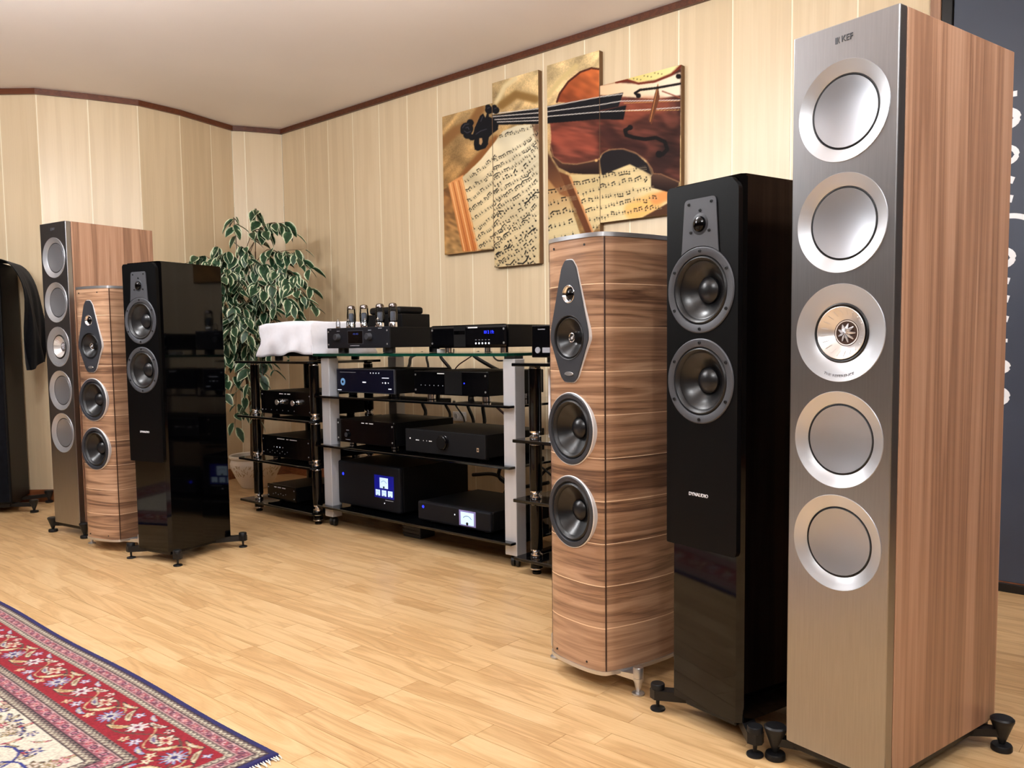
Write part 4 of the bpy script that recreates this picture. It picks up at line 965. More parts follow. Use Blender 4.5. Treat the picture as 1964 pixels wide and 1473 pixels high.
def stroke(pts, wd, col, soft=1):
    if soft == 0:
        for (ax, ay), (bx_, by) in zip(pts[:-1], pts[1:]):
            xa, xb = max(0, int((min(ax, bx_)-wd)*Q)), min(PW, int((max(ax, bx_)+wd)*Q)+2); ya, yb = max(0, int((min(ay, by)-wd)*Q)), min(PH, int((max(ay, by)+wd)*Q)+2)
            if xb <= xa or yb <= ya: continue
            X = XX[ya:yb, xa:xb]; Y = YY[ya:yb, xa:xb]; dx, dy = bx_-ax, by-ay; L = dx*dx + dy*dy + 1e-6
            tt = np.clip(((X-ax)*dx + (Y-ay)*dy)/L, 0, 1); ds = np.sqrt((X-ax-tt*dx)**2 + (Y-ay-tt*dy)**2)
            al = np.clip((wd/2 - ds)*Q + .5, 0, 1)[..., None]; r_ = img[ya:yb, xa:xb]; r_[:] = r_*(1-al) + np.asarray(col, np.float32)*al
        return
    m = np.zeros((PH, PW), bool)
    for (ax, ay), (bx_, by) in zip(pts[:-1], pts[1:]):
        xa, xb = max(0, int((min(ax, bx_)-wd)*Q)), min(PW, int((max(ax, bx_)+wd)*Q)+2); ya, yb = max(0, int((min(ay, by)-wd)*Q)), min(PH, int((max(ay, by)+wd)*Q)+2)
        if xb <= xa or yb <= ya: continue
        X = XX[ya:yb, xa:xb]; Y = YY[ya:yb, xa:xb]; dx, dy = bx_-ax, by-ay; L = dx*dx + dy*dy + 1e-6
        tt = np.clip(((X-ax)*dx + (Y-ay)*dy)/L, 0, 1); m[ya:yb, xa:xb] |= (X-ax-tt*dx)**2 + (Y-ay-tt*dy)**2 < (wd/2)**2
    paint(m, col, soft)
def blob(cx, cy, r, col, soft=1): stroke([(cx, cy), (cx+.1, cy)], r*2, col, soft)
def grad(mask, c0, c1, p0, p1, soft=2, noise=0.0, seed=1, cell=10):
    d = np.array([p1[0]-p0[0], p1[1]-p0[1]], np.float32); L = float(d @ d)
    tt = np.clip(((XX-p0[0])*d[0] + (YY-p0[1])*d[1])/L, 0, 1)[..., None]
    c_ = np.asarray(c0, np.float32)*(1-tt) + np.asarray(c1, np.float32)*tt
    if noise: c_ = c_ * (1 + noise*(vnoise(PH, PW, cell, seed, .5, 2)[..., None] - .5)*2)
    a = blur(mask, soft)[..., None]; img[:] = img*(1-a) + c_*a
full = np.ones((PH, PW), bool)
grad(full, (212, 188, 144), (156, 122, 78), (500, 100), (150, 900), 0, .16, 3, 26)
img *= (0.86 + 0.28*vnoise(PH, PW, 12, 9, -.9, 6))[..., None]; img *= (0.92 + 0.16*vnoise(PH, PW, 2.2, 10))[..., None]
stroke([(55, 640), (140, 560), (240, 520), (300, 420)], 60, (150, 112, 70), 40); stroke([(180, 860), (280, 740), (400, 610)], 50, (146, 100, 58), 30)
stroke([(400, 380), (450, 280), (520, 230)], 30, (226, 208, 166), 25); stroke([(430, 400), (520, 330), (640, 360)], 50, (150, 118, 70), 30); stroke([(720, 340), (800, 240), (900, 150)], 30, (212, 190, 140), 20)
grad(pmask([(60, 930), (130, 900), (210, 1320), (60, 1330)]), (150, 108, 66), (176, 140, 92), (100, 940), (100, 1310), 4, .2, 5, 8)
# book: page block edge, left page, centre page
grad(pmask([(95, 890), (190, 835), (300, 1310), (188, 1318)]), (222, 160, 104), (196, 126, 70), (100, 900), (280, 1300), 3)
for k in range(5): stroke([(108 + 18*k, 890 - 6*k), (198 + 21*k, 1312)], 5, (168, 98, 50) if k % 2 else (238, 196, 142), 1)
page = pmask([(185, 850), (300, 740), (380, 640), (440, 560), (530, 525), (668, 515), (668, 1410), (385, 1415), (380, 1300), (285, 1305)])
grad(page, (214, 192, 150), (228, 218, 190), (220, 1200), (640, 700), 2, .08, 7, 40)
grad(pmask([(620, 520), (668, 516), (668, 720)]), (120, 90, 70), (190, 170, 140), (668, 560), (630, 620), 6)
pg3 = pmask([(722, 860), (790, 880), (850, 980), (925, 1210), (722, 1245)]); grad(pg3, (176, 132, 84), (216, 198, 156), (740, 860), (800, 1150), 3)
grad(pmask([(722, 700), (800, 830), (860, 980), (800, 960), (722, 860)]), (84, 54, 40), (150, 104, 66), (722, 740), (830, 960), 8)
pg4 = pmask([(860, 835), (1050, 830), (1240, 770), (1385, 830), (1490, 950), (1480, 1080), (1300, 1110), (1046, 1145), (1005, 1195)])
grad(pg4, (206, 184, 138), (226, 206, 162), (900, 850), (1200, 1100), 2, .06, 8, 30)
stroke([(1260, 1060), (1380, 1010)], 120, (238, 190, 120), 60); stroke([(1400, 990), (1470, 960)], 70, (226, 160, 100), 40)
paint(pmask([(1310, 1106), (1480, 1010), (1490, 1085)]), (92, 62, 42), 4)
paint(pmask([(790, 815), (850, 838), (1005, 1190), (960, 1205)]), (112, 70, 44), 3); stroke([(862, 850), (1003, 1195)], 12, (206, 150, 100), 2)
# violin body
grad(pmask([(778, 378), (796, 325), (850, 250), (925, 190), (995, 165), (1046, 172), (1046, 400)]), (142, 74, 44), (196, 114, 66), (800, 380), (1030, 230), 2, .12, 11, 12)
stroke([(778, 378), (796, 325), (850, 250), (925, 190), (995, 165), (1046, 172)], 12, (88, 44, 28), 1)
body = pmask([(736, 520), (744, 600), (736, 680), (762, 735), (820, 762), (900, 766), (990, 748), (1040, 735), (1062, 700), (1104, 676), (1180, 668), (1262, 690), (1330, 735), (1378, 795), (1385, 835), (1425, 828), (1550, 880), (1560, 150), (1500, 205), (1390, 250), (1290, 262), (1220, 240), (1150, 255), (1045, 272), (1040, 480), (720, 500)])
grad(body, (122, 68, 54), (78, 47, 40), (850, 560), (1450, 760), 2, .26, 13, 20); _mm = blur(body, 2)[..., None]; img[:] = img*(1 - _mm + _mm*(0.82 + .36*vnoise(PH, PW, 7, 31, .15, 4)[..., None]))
grad(pmask([(1048, 275), (1150, 256), (1290, 264), (1400, 250), (1556, 190), (1556, 335), (1400, 360), (1200, 345), (1048, 335)]), (226, 196, 160), (240, 226, 204), (1048, 330), (1500, 230), 8)
def glaze(pts, wd, col, soft, k):
    keep = img.copy(); stroke(pts, wd, col, soft); img[:] = keep*(1-k) + img*k
glaze([(1215, 470), (1330, 400), (1430, 400)], 110, (166, 92, 66), 60, .6); glaze([(800, 600), (980, 640)], 120, (166, 88, 68), 60, .6); glaze([(1480, 400), (1500, 500)], 90, (140, 84, 68), 50, .5); glaze([(1080, 560), (1160, 640), (1300, 670)], 90, (58, 34, 32), 50, .6); glaze([(1480, 700), (1400, 790)], 120, (52, 34, 32), 60, .6)
stroke([(1150, 255), (1220, 240), (1290, 262), (1390, 250), (1500, 205), (1558, 150)], 14, (120, 52, 34), 2)
grad(pmask([(1228, 232), (1310, 192), (1540, 148), (1490, 196), (1400, 236), (1290, 250)]), (222, 204, 130), (236, 226, 170), (1240, 230), (1500, 170), 2)
for k in range(9): blob(1260 + 22*k, 232 - 6*k + 9*(k % 3), 4, (90, 80, 50))
blob(1542, 217, 17, (22, 16, 16)); stroke([(1440, 310), (1550, 350)], 8, (150, 90, 70), 1)
# ribs and C bout
grad(pmask([(736, 640), (752, 720), (815, 765), (900, 772), (1000, 752), (1044, 740), (1046, 832), (960, 832), (860, 824), (790, 790), (750, 730)]), (84, 56, 44), (48, 32, 28), (850, 760), (860, 830), 2)
paint(pmask([(1046, 745), (1066, 702), (1110, 680), (1190, 676), (1280, 706), (1346, 765), (1372, 835), (1300, 800), (1236, 768), (1140, 806), (1060, 836)]), (40, 34, 36), 3)
grad(pmask([(1368, 850), (1385, 826), (1430, 828), (1545, 880), (1542, 905), (1480, 945), (1370, 915)]), (94, 70, 58), (44, 30, 28), (1440, 840), (1430, 930), 2)
for P in ([(736, 640), (756, 720), (815, 762), (900, 768), (1000, 750), (1042, 738)], [(1050, 716), (1080, 690), (1130, 674), (1200, 672), (1270, 695), (1340, 745), (1376, 800), (1384, 826)], [(1385, 828), (1430, 830), (1545, 882)]): stroke(P, 5.5, (142, 106, 78), 1)
blob(1025, 745, 9, (214, 176, 120))
# fingerboard, strings, bridge
paint(pmask([(372, 462), (560, 432), (720, 404), (1196, 318), (1164, 408), (1050, 430), (1040, 445), (720, 470), (380, 512)]), (30, 28, 33), 1)
paint(pmask([(372, 500), (720, 462), (1040, 440), (1214, 398), (1196, 490), (1040, 486), (730, 512), (660, 516), (380, 522)]), (20, 18, 22), 2)
for P in ([(375, 452), (660, 420), (1046, 346), (1188, 328)], [(375, 470), (660, 446), (1046, 396), (1180, 372), (1550, 366)], [(375, 489), (660, 474), (1046, 440), (1300, 428), (1550, 412)], [(375, 505), (660, 494), (720, 472)]): stroke(P, 4.5, (222, 214, 206), 0)
stroke([(1200, 385), (1550, 370)], 4, (196, 150, 96), 0); stroke([(1200, 434), (1550, 428)], 3, (210, 170, 110), 0)
paint(pmask([(1412, 262), (1424, 350), (1372, 520), (1354, 488), (1392, 330)]), (112, 70, 46), 1); stroke([(1414, 270), (1364, 500)], 4, (196, 140, 90), 0)
# f holes
K = (24, 18, 18)
stroke([(1285, 338), (1268, 322), (1300, 302), (1400, 290), (1552, 263)], 15, K, 1); blob(1290, 338, 16, K)
stroke([(1236, 540), (1206, 556), (1214, 586), (1260, 600), (1330, 612), (1400, 602), (1456, 628), (1472, 676), (1440, 708)], 24, K, 1); blob(1238, 538, 17, K); blob(1420, 706, 22, K)
# scroll and pegs
D = (26, 25, 30)
for x, y, r in ((213, 546, 40), (234, 508, 22), (192, 562, 20), (216, 584, 26), (244, 600, 20), (352, 428, 25), (346, 410, 18), (394, 430, 23), (386, 410, 16)): blob(x, y, r, D)
paint(pmask([(250, 585), (262, 540), (296, 465), (316, 450), (330, 478), (346, 424), (352, 470), (376, 480), (412, 515), (408, 552), (380, 572), (352, 600), (344, 640), (322, 600), (270, 606)]), D, 1)
paint(pmask([(262, 598), (300, 588), (336, 596), (348, 640), (330, 668), (296, 680), (280, 686), (262, 676), (256, 640)]), D, 1); paint(pmask([(292, 606), (308, 604), (312, 630), (302, 650), (290, 640)]), (188, 152, 112), 1)
for P_ in ([(186, 540), (200, 520), (224, 516)], [(196, 560), (214, 572), (238, 562)], [(206, 540), (220, 536), (226, 550)], [(300, 500), (312, 470)], [(270, 580), (300, 560), (336, 548)], [(342, 418), (356, 412)], [(386, 420), (398, 416)]): stroke(P_, 5, (78, 76, 86), 1)
# notes
rn = random.Random(5); INK = (22, 20, 22)
def notes(x0, y0, x1, y1, bend, n, sz, clip):
    dx, dy = x1-x0, y1-y0; L = math.hypot(dx, dy); nx_, ny_ = -dy/L, dx/L
    def P(t, o): return (x0 + dx*t + nx_*(o + bend*math.sin(PI*t)), y0 + dy*t + ny_*(o + bend*math.sin(PI*t)))
    for o in range(-2, 3):
        pts = [P(k/12, o*sz*.55) for k in range(13)]; stroke(pts, 1.1, (186, 170, 138), 0)
    t = 0.02; beam = None; up = 1
    while t < .98:
        o = rn.uniform(-1.4, 1.4)*sz*.55; p = P(t, o); q = P(t, o - sz*1.5*up)
        if clip[min(PH-1, max(0, int(p[1]*Q))), min(PW-1, max(0, int(p[0]*Q)))]:
            blob(p[0], p[1], sz*.42, INK, 0); stroke([p, q], 2.0, INK, 0)
            if beam and rn.random() < .55 and math.hypot(beam[0]-q[0], beam[1]-q[1]) < sz*2.6: stroke([beam, q], sz*.62, INK, 0)
            beam = q if rn.random() < .75 else None
            if beam is None: up = rn.choice((1, 1, -1)); t += sz*rn.uniform(.3, 1.2)/L
        else: beam = None
        t += sz*rn.uniform(1.3, 2.2)/L
for k in range(11):
    y0 = 880 + 62*k; notes(200 + 10*k, y0, 400 + 9*k, y0 - 165, 8, 20, 8.5, page)
for k in range(17):
    y0 = 690 + 51*k; notes(380, y0 + 60, 660, y0 - 130, 16, 20, 8.0 + .22*k + (3.0 if k % 4 == 3 else 0), page)
notes(400, 600, 640, 530, 6, 20, 8, page)
for k in range(5): notes(722, 960 + 72*k, 900, 900 + 78*k, -6, 10, 12, pg3)
for k in range(6): notes(880 + 24*k, 905 + 54*k, 1340 + 24*k, 790 + 62*k, -8, 20, 10.5, pg4)
img = np.clip(img, 0, 255); img = 255*(img/255)**1.18
LIN = np.where(img/255 <= .04045, img/255/12.92, ((img/255 + .055)/1.055)**2.4).astype(np.float32)
M_print = print_mat('canvas_print', 0.8, 0.05, 900); bsdf(M_print).inputs['Specular IOR Level'].default_value = 0.2
M_edge = pbr('canvas_edge', srgb(120, 88, 56), .7)
def canvas(label, s0, s1, z0, z1):
    T = thing('canvas_picture', label, 'picture', WL((s0+s1)/2, 0.0005, z0), WANG, 'four piece violin picture')
    ww, hh, d = s1-s0, z1-z0, 0.028
    obj('stretcher_body', box(NB(), -ww/2, ww/2, -d + .0008, 0, 0, hh, .0015, 1), M_edge, T)
    n, m = int(ww/.0028), int(hh/.0028)
    gx, gz = np.meshgrid(np.linspace(-ww/2 + .0005, ww/2 - .0005, n+1), np.linspace(.0005, hh-.0005, m+1))
    V = np.stack([gx.ravel(), np.full(gx.size, -d), gz.ravel()], 1)
    idx = np.arange((n+1)*(m+1)).reshape(m+1, n+1); F = np.stack([idx[:-1, :-1], idx[:-1, 1:], idx[1:, 1:], idx[1:, :-1]], -1).reshape(-1, 4)
    me = bpy.data.meshes.new('printed_face'); me.from_pydata(V.tolist(), [], F.tolist()); me.materials.append(M_print)
    s = gx.ravel() + (s0+s1)/2; z = gz.ravel() + z0; hq = HM @ np.stack([s, z, np.ones_like(s)]); px, py = hq[0]/hq[2]*Q, hq[1]/hq[2]*Q
    px = np.clip(px, 0, PW-2); py = np.clip(py, 0, PH-2); xi, yi = px.astype(int), py.astype(int); fx, fy = (px-xi)[:, None], (py-yi)[:, None]
    c_ = (LIN[yi, xi]*(1-fx) + LIN[yi, xi+1]*fx)*(1-fy) + (LIN[yi+1, xi]*(1-fx) + LIN[yi+1, xi+1]*fx)*fy
    ca = me.color_attributes.new('print', 'FLOAT_COLOR', 'POINT'); ca.data.foreach_set('color', np.concatenate([c_, np.ones((len(c_), 1))], 1).astype(np.float32).ravel())
    link_mesh('printed_face', me, T)
canvas('canvas with violin scroll and page edges, leftmost of the four picture pieces', 1.527, 1.883, 1.313, 2.028)
canvas('narrow canvas of sheet music under the violin neck, second from left', 1.886, 2.183, 1.222, 2.123)
canvas('narrow canvas with violin shoulder and fingerboard, third from left', 2.236, 2.535, 1.222, 2.129)
canvas('wide canvas with violin body, sound holes and bridge, rightmost picture piece', 2.537, 2.947, 1.375, 1.974)

# ------------------------------------------------------------------ Persian rug
RA = math.radians(-41.3); RU = Vector((math.cos(RA), math.sin(RA), 0)); RN_ = Vector((RU.y, -RU.x, 0)); RC = Vector((-0.477, 1.668, 0))
RL, RW = 3.0, 2.0
def axis_lines(total, fine_to, f, c_): return np.concatenate([np.arange(0, fine_to, f), np.arange(fine_to, total, c_), [total]])
la, lb = axis_lines(RL, 1.75, .0032, .012), axis_lines(RW, 0.85, .0032, .012)
A_, B_ = np.meshgrid(la, lb)
def rug_colour(A, B):
    a = np.minimum(A, RL - A); b = np.minimum(B, RW - B); d = np.minimum(a, b); along = np.where(b < a, A, B)
    col = np.zeros(A.shape + (3,), np.float32)
    def put(m, c_): col[m] = c_
    navy, pink, red, ivory, cream, dark, blue, tan, rose = (38, 34, 96), (150, 84, 96), (150, 16, 36), (226, 216, 196), (206, 196, 172), (52, 36, 46), (128, 134, 186), (176, 138, 96), (190, 70, 88)
    put(d >= 0, navy)
    def tri(x, p): return np.abs((x / p) % 1 - .5) * 2
    def zig(lo, hi):
        m = (d >= lo) & (d < hi); f = (d - lo) / (hi - lo); put(m, (128, 108, 100))
        put(m & (np.abs(f - (.25 + .5*tri(along, .016))) < .17), cream); put(m & (np.abs(f - (.05 + .5*tri(along, .016))) < .11), dark); put(m & ((f < .07) | (f > .93)), dark)
    def floral(lo, hi, per):
        m = (d >= lo) & (d < hi); f = (d - lo)/(hi - lo) - .5; put(m, pink)
        put(m & (np.abs(f) > .38), (186, 150, 146)); put(m & (np.abs(f) > .455), dark)
        u = (along/per) % 1 - .5; w_ = per/(hi - lo)
        r1 = np.hypot(u*w_, f); put(m & (r1 < .33), (214, 170, 170)); put(m & (r1 < .27), (64, 30, 60)); put(m & (r1 < .15), (196, 120, 140))
        u2 = ((along/per + .5) % 1) - .5; r2 = np.hypot(u2*w_, f); put(m & (r2 < .28), (222, 176, 176)); put(m & (r2 < .20), rose); put(m & (r2 < .09), cream)
        u3 = ((along/per*2 + .5) % 1) - .5; put(m & (np.abs(f - .3*np.sin(along/per*2*PI)) < .05), (110, 60, 70))
    zig(.016, .036); floral(.036, .062, .042); zig(.062, .080)
    zig(.200, .220); floral(.220, .254, .050); zig(.254, .276)
    m = (d >= .080) & (d < .200); put(m, red)
    rr = np.random.default_rng(21)
    def petals(cx, cd, R, n, c0, c1, c2, mask, X, Y, ph=0.0):
        x = X - cx; y = Y - cd; r = np.hypot(x, y); th = np.arctan2(y, x) + ph
        e = R*(.72 + .28*np.cos(n*th)); put(mask & (r < e*1.12), dark); put(mask & (r < e), c0); put(mask & (r < e*.66), c1); put(mask & (r < R*.24), c2)
    def leafm(cx, cd, Lx, wv, ang, c0, c1, mask, X, Y):
        c_, s_ = math.cos(ang), math.sin(ang); x = (X-cx)*c_ + (Y-cd)*s_; y = -(X-cx)*s_ + (Y-cd)*c_ + .25*((X-cx)*c_ + (Y-cd)*s_)**2/Lx
        q = (x/Lx)**2 + (y/(wv))**2 + .4*(x/Lx)*(np.abs(y)/wv); put(mask & (q < 1.2), dark); put(mask & (q < .85), c0); put(mask & (q < .3), c1)
    # scrolling vine in the red border with repeats along it
    per = .30; ph = along % per
    put(m & (np.abs(d - (.140 + .036*np.sin(along/per*2*PI))) < .0028), (92, 66, 52)); put(m & (np.abs(d - (.140 - .030*np.sin(along/per*4*PI + 1))) < .002), (196, 176, 130))
    for cx, cd, R, n, c0, c1, c2 in ((.045, .135, .026, 8, (224, 214, 206), (206, 190, 196), (120, 30, 60)), (.150, .150, .030, 12, (140, 144, 190), (216, 206, 190), (58, 48, 110)), (.235, .125, .026, 6, (222, 210, 190), (196, 150, 120), (150, 30, 50)), (.100, .105, .014, 5, (160, 160, 196), (226, 220, 220), rose), (.195, .178, .014, 5, (214, 190, 150), (232, 220, 190), rose), (.280, .172, .016, 6, (170, 166, 196), (224, 214, 214), (120, 40, 70)), (.012, .180, .013, 5, (206, 176, 130), cream, rose), (.27, .098, .012, 5, (226, 216, 200), (206, 130, 130), dark)):
        for k in (-per, 0, per): petals(cx + k, cd, R, n, c0, c1, c2, m, ph, d)
    for cx, cd, Lx, wv, an, c0, c1 in ((.085, .165, .030, .008, .5, (206, 186, 140), (176, 138, 90)), (.120, .120, .030, .007, -.7, (214, 200, 166), (150, 120, 90)), (.205, .150, .034, .008, .9, (196, 164, 116), (226, 210, 180)), (.260, .140, .026, .007, -.4, (206, 196, 176), (110, 96, 130)), (.020, .105, .026, .007, .2, (214, 204, 186), (150, 110, 90)), (.170, .100, .030, .006, .15, (190, 160, 120), cream), (.235, .185, .024, .006, -.2, (150, 152, 190), cream), (.060, .092, .02, .005, -.3, (176, 170, 196), cream)):
        for k in (-per, 0, per): leafm(cx + k, cd, Lx, wv, an, c0, c1, m, ph, d)
    # ivory field
    m = d >= .276; put(m, ivory)
    for _ in range(800):
        cx, cy = rr.uniform(.28, 1.75), rr.uniform(.28, .9)
        near = (np.abs(A - cx) < .05) & (np.abs(B - cy) < .05) & m
        if not near.any(): continue
        c0 = [(176, 60, 80), (52, 58, 128), (150, 130, 90), (196, 120, 130), (90, 96, 150), (120, 100, 76)][rr.integers(6)]
        if rr.random() < .5: petals(cx, cy, rr.uniform(.009, .022), int(rr.integers(5, 9)), c0, (226, 206, 190), c0, near, A, B, rr.uniform(0, 6))
        else: leafm(cx, cy, rr.uniform(.012, .026), rr.uniform(.003, .006), rr.uniform(0, 3.1), c0, (206, 186, 150), near, A, B)
    for _ in range(26):
        cx, cy, R, t0 = rr.uniform(.32, 1.7), rr.uniform(.32, .9), rr.uniform(.03, .08), rr.uniform(0, 6.28)
        x, y = A - cx, B - cy; r = np.hypot(x, y); th = (np.arctan2(y, x) - t0) % (2*PI)
        put(m & (np.abs(r - R*(1 - .09*th)) < .0028) & (th < 4.6), (44, 52, 130))
    return col
colr = rug_colour(A_, B_)
nb_, na_ = A_.shape
colr *= (0.78 + .2*rng.random(A_.shape)[..., None])
colr = np.clip(colr, 0, 255)/255; colr = np.where(colr <= .04045, colr/12.92, ((colr + .055)/1.055)**2.4)
wav = .004*np.sin(A_*7.3)*np.exp(-B_*8)
zz = .0075 + .0006*rng.random(A_.shape) + .0006*np.sin(A_*9)*np.sin(B_*7)
zz[0, :] = .001; zz[-1, :] = .001; zz[:, 0] = .001; zz[:, -1] = .001
Bx = B_ + wav
V = np.stack([-A_.ravel(), -Bx.ravel(), zz.ravel()], 1)
idx = np.arange(nb_*na_).reshape(nb_, na_); F = np.stack([idx[:-1, :-1], idx[:-1, 1:], idx[1:, 1:], idx[1:, :-1]], -1).reshape(-1, 4)
me = bpy.data.meshes.new('rug_pile'); me.vertices.add(len(V)); me.vertices.foreach_set('co', V.astype(np.float32).ravel())
me.loops.add(F.size); me.loops.foreach_set('vertex_index', F.astype(np.int32).ravel()); me.polygons.add(len(F)); me.polygons.foreach_set('loop_start', np.arange(0, F.size, 4, dtype=np.int32)); me.update(calc_edges=True); me.validate()
me.materials.append(print_mat('rug_pile', .95, .35, 500))
ca = me.color_attributes.new('print', 'FLOAT_COLOR', 'POINT'); ca.data.foreach_set('color', np.concatenate([colr.reshape(-1, 3), np.ones((V.shape[0], 1))], 1).astype(np.float32).ravel())
T = thing('persian_rug', 'red and ivory Persian rug with navy edge lying on the wood floor', 'rug', RC, RA)
link_mesh('pile', me, T)
obj('backing', box(NB(), -RL + .002, -.002, -RW + .002, -.006, 0.0002, .0012), pbr('rug_backing', srgb(120, 100, 90), .9), T)
M_fringe = pbr('rug_fringe', srgb(226, 220, 208), .9)
bm = NB()
for e, sg in ((0.0, 1), (-RL, -1)):
    n = 330
    for k in range(n):
        y = -RW * (k + .5)/n; l_ = random.uniform(.010, .022); o1 = random.uniform(-.006, .006)
        tube(bm, [(e - sg*.002, y, .0035), (e + sg*l_*.6, y + o1*.5, .0035), (e + sg*l_, y + o1, .0016)], .0016, 4)
setkind(obj('fringe', bm, M_fringe, T), 'stuff')

# ------------------------------------------------------------------ potted fig in the corner
T = thing('potted_fig', 'variegated potted fig tree in a cream pot in the room corner', 'plant', (-1.525, 5.02, 0))
pot = obj('pot', lathe(NB(), [(0, 0), (.082, 0), (.088, .004), (.118, .060), (.146, .120), (.150, .145), (.143, .165), (.140, .172), (.152, .180), (.154, .192), (.148, .197), (.140, .192), (.136, .160), (0, .160)], 56, (0, 0, 0), 'z'), M_pot, T, True)
bm = NB()
for k in range(150):
    a = random.uniform(0, 2*PI); z = random.uniform(.078, .140); da = random.uniform(-.10, .10); dz = random.uniform(.008, .022)
    P = []
    for q in (0, .5, 1):
        z_ = min(.143, max(.074, z + dz*(q-.5))); r_ = (.118 + (z_-.060)*.467 if z_ < .120 else .146 + (z_-.120)*.16) + .0002; P.append((r_*math.cos(a + da*q), r_*math.sin(a + da*q), z_))
    tube(bm, P, .0016, 4)
setkind(obj('carved_lattice', bm, M_potline, pot), 'stuff')
obj('soil', lathe(NB(), [(.138, .165), (.10, .170), (0, .172)], 32, (0, 0, 0), 'z', cap=False), M_soil, T, True)
trunks = []
for (dx, dy, ex, ey, zt) in ((.0, .02, -.06, -.02, 1.30), (.02, -.01, .05, -.03, 1.40), (-.02, 0, -.10, -.06, 1.05)):
    P = smooth_path([(dx, dy, .165), (dx*2 + .02, dy, .50), (ex*.6, ey*.6, .85), (ex, ey, zt)], 20)
    obj('stem', tube(NB(), P, .011, 8, taper=.004), M_stem, T, True); trunks.append(P)
def leaf_mesh(seedv):
    r = random.Random(seedv); bm = NB(); L = .080; W_ = .0225 + .005*r.random(); n = 6
    rimL = bm.verts.layers.float.new('rim'); rows = []
    for i in range(n + 1):
        t = i / n; ww = W_ * math.sin(PI * t**.85) ** .8 * (1 - .15*t) if 0 < i < n else 0.0
        x = L*t; bend = -.018*t*t; fo = .006
        if ww == 0:
            v = bm.verts.new((x, 0, bend)); v[rimL] = .45 if i else .2; rows.append([v])
        else:
            row = []
            for k, (f, rv) in enumerate(((-1, .78), (-.68, .42), (0, 0.05), (.68, .42), (1, .78))):
                v = bm.verts.new((x, ww*f, bend + fo*abs(f)*(1 - t*.5))); v[rimL] = rv; row.append(v)
            rows.append(row)
    for a, b in zip(rows[:-1], rows[1:]):
        if len(a) == 1: [bm.faces.new((a[0], b[k], b[k+1])) for k in range(4)]
        elif len(b) == 1: [bm.faces.new((a[k], b[0], a[k+1])) for k in range(4)]
        else: [bm.faces.new((a[k], b[k], b[k+1], a[k+1])) for k in range(4)]
    bmesh.ops.recalc_face_normals(bm, faces=bm.faces[:])
    me = bpy.data.meshes.new('leaf'); me.materials.append(M_leaf); bm.normal_update(); bm.to_mesh(me); bm.free()
    for p in me.polygons: p.use_smooth = True
    return me
LMESH = [leaf_mesh(k) for k in range(4)]
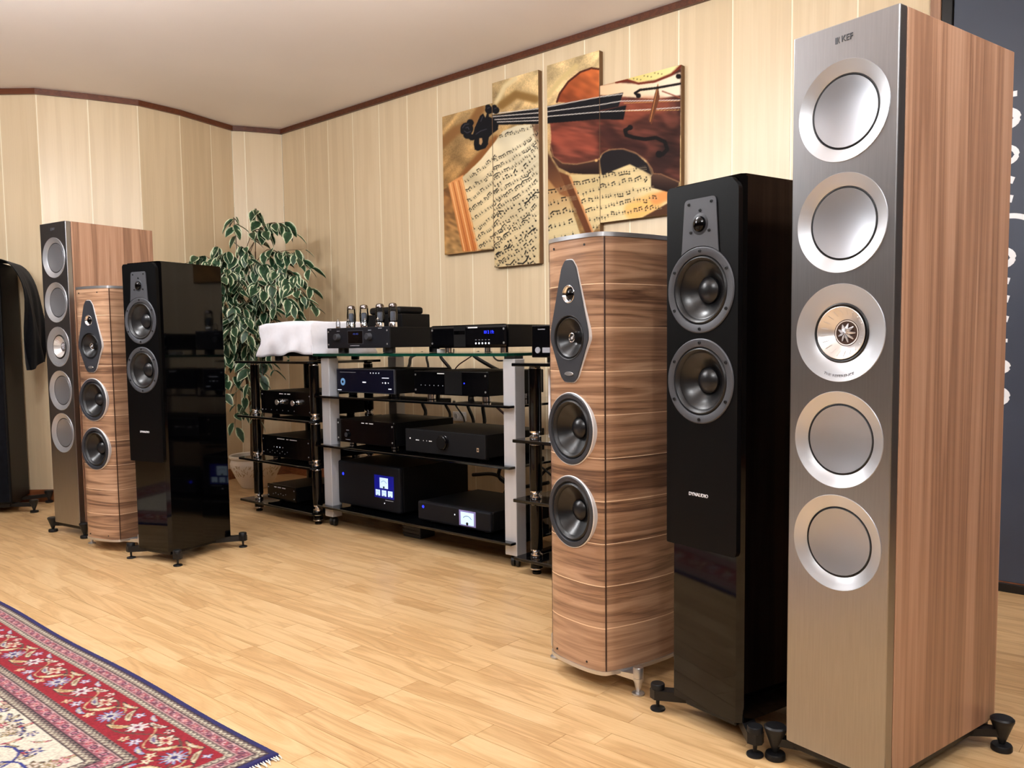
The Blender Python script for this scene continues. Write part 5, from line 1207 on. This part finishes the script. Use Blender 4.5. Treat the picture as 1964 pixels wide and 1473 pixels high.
# branch tips given relative to the pot: (x, y, z of tip, start height on stem)
tips = [(-.30,-.20,1.32,1.10),(-.24,-.28,1.28,1.05),(-.16,-.10,1.43,1.20),(-.05,-.12,1.52,1.25),(.08,-.06,1.55,1.30),(.16,-.10,1.50,1.28),(.26,-.16,1.36,1.18),(.30,-.22,1.18,1.05),(.34,-.30,1.05,1.00),(.22,-.26,1.06,.98),(.12,-.22,1.10,.98),(.02,-.26,1.16,1.00),(-.06,-.28,1.22,1.02),(-.14,-.30,1.14,1.00),(-.22,-.32,1.04,.95),(-.18,-.34,.90,.90),(-.22,-.30,.78,.86),(-.20,-.33,.62,.82),(-.16,-.30,.48,.78),(-.20,-.26,.40,.74),(-.10,-.32,.76,.84),(-.02,-.30,.88,.88),(.04,-.28,.96,.90),(-.08,-.28,.58,.76),(.06,-.28,.62,.76),(.14,-.26,.58,.76),(.20,-.24,.70,.80),(.24,-.22,.86,.88),(.02,-.24,.48,.70),(-.04,-.24,.38,.66),(.10,-.20,.42,.66),(-.20,-.12,1.10,.95),(-.22,-.06,.80,.84),(.18,-.06,.92,.9),(-.14,-.20,1.32,1.12),(.06,-.18,1.34,1.15),(.18,-.16,1.26,1.12),(-.02,-.16,1.26,1.08),(.0,-.30,1.02,.95),(.10,-.10,.75,.8),(-.12,-.14,.7,.8),(-.28,-.30,1.20,1.02),(-.10,-.34,1.02,.95),(.28,-.12,1.25,1.1),(.46,-.26,1.06,1.0),(.42,-.24,1.16,1.05),(.40,-.20,1.28,1.15),(.36,-.14,1.40,1.22),(.30,-.10,1.50,1.28),(.36,-.28,.98,.95),(.24,-.08,1.56,1.3),(.40,-.3,1.1,1.0),(-.26,-.34,.70,.86),(-.24,-.36,.55,.8),(-.22,-.36,.45,.76),(.0,-.36,.92,.9),(.1,-.36,.86,.9)]
leaves = []
rl = random.Random(11)
for bi, (tx, ty, tz, sz) in enumerate(tips):
    P0 = trunks[bi % 3]; st = min(P0, key=lambda p: abs(p.z - sz))
    tip = Vector((tx, ty, tz)); mid = st.lerp(tip, .55) + Vector((0, 0, .10 + .10*rl.random() + max(0, (sz - tz))*.35))
    P = smooth_path([st, mid, tip], 16)
    obj('twig', tube(NB(), P, .0030, 5, taper=.0012), M_stem, T, True)
    n = 17 if tz < 1.35 else 11
    for k in range(n):
        f = .30 + .70*k/(n-1); i = min(len(P)-2, int(f*(len(P)-1))); p = P[i].lerp(P[i+1], .5) if k < n-1 else P[-1]
        d = (P[i+1] - P[i]).normalized(); side = (-1 if k % 2 else 1)
        az = math.atan2(d.y, d.x) + side*rl.uniform(.5, 1.2) + rl.uniform(-.4, .4); pit = rl.uniform(.25, 1.15)
        e = (rl.uniform(-.6, .6), pit, az); sc = rl.uniform(.8, 1.35)
        leaves.append((p + Vector((rl.uniform(-.012, .012), rl.uniform(-.012, .012), rl.uniform(-.012, .012))), e, sc, rl.randrange(4)))
order = sorted(range(len(leaves)), key=lambda i: leaves[i][0].y)
for i in order[:300]:
    p, e, sc, k = leaves[i]; o = link_mesh('leaf', LMESH[k], T, p, e); o.scale = (sc, sc, sc)
bm = NB()
rest = bpy.data.meshes.new('leaves_behind')
for i in order[300:]:
    p, e, sc, k = leaves[i]
    from mathutils import Euler
    mt = Matrix.Translation(p) @ Euler(e).to_matrix().to_4x4() @ Matrix.Scale(sc, 4)
    n0 = len(bm.verts); bm.from_mesh(LMESH[k]); bm.verts.ensure_lookup_table()
    for v in bm.verts[n0:]: v.co = mt @ v.co
setkind(obj('leaves_behind', bm, M_leaf, T, True, angle=0), 'stuff')
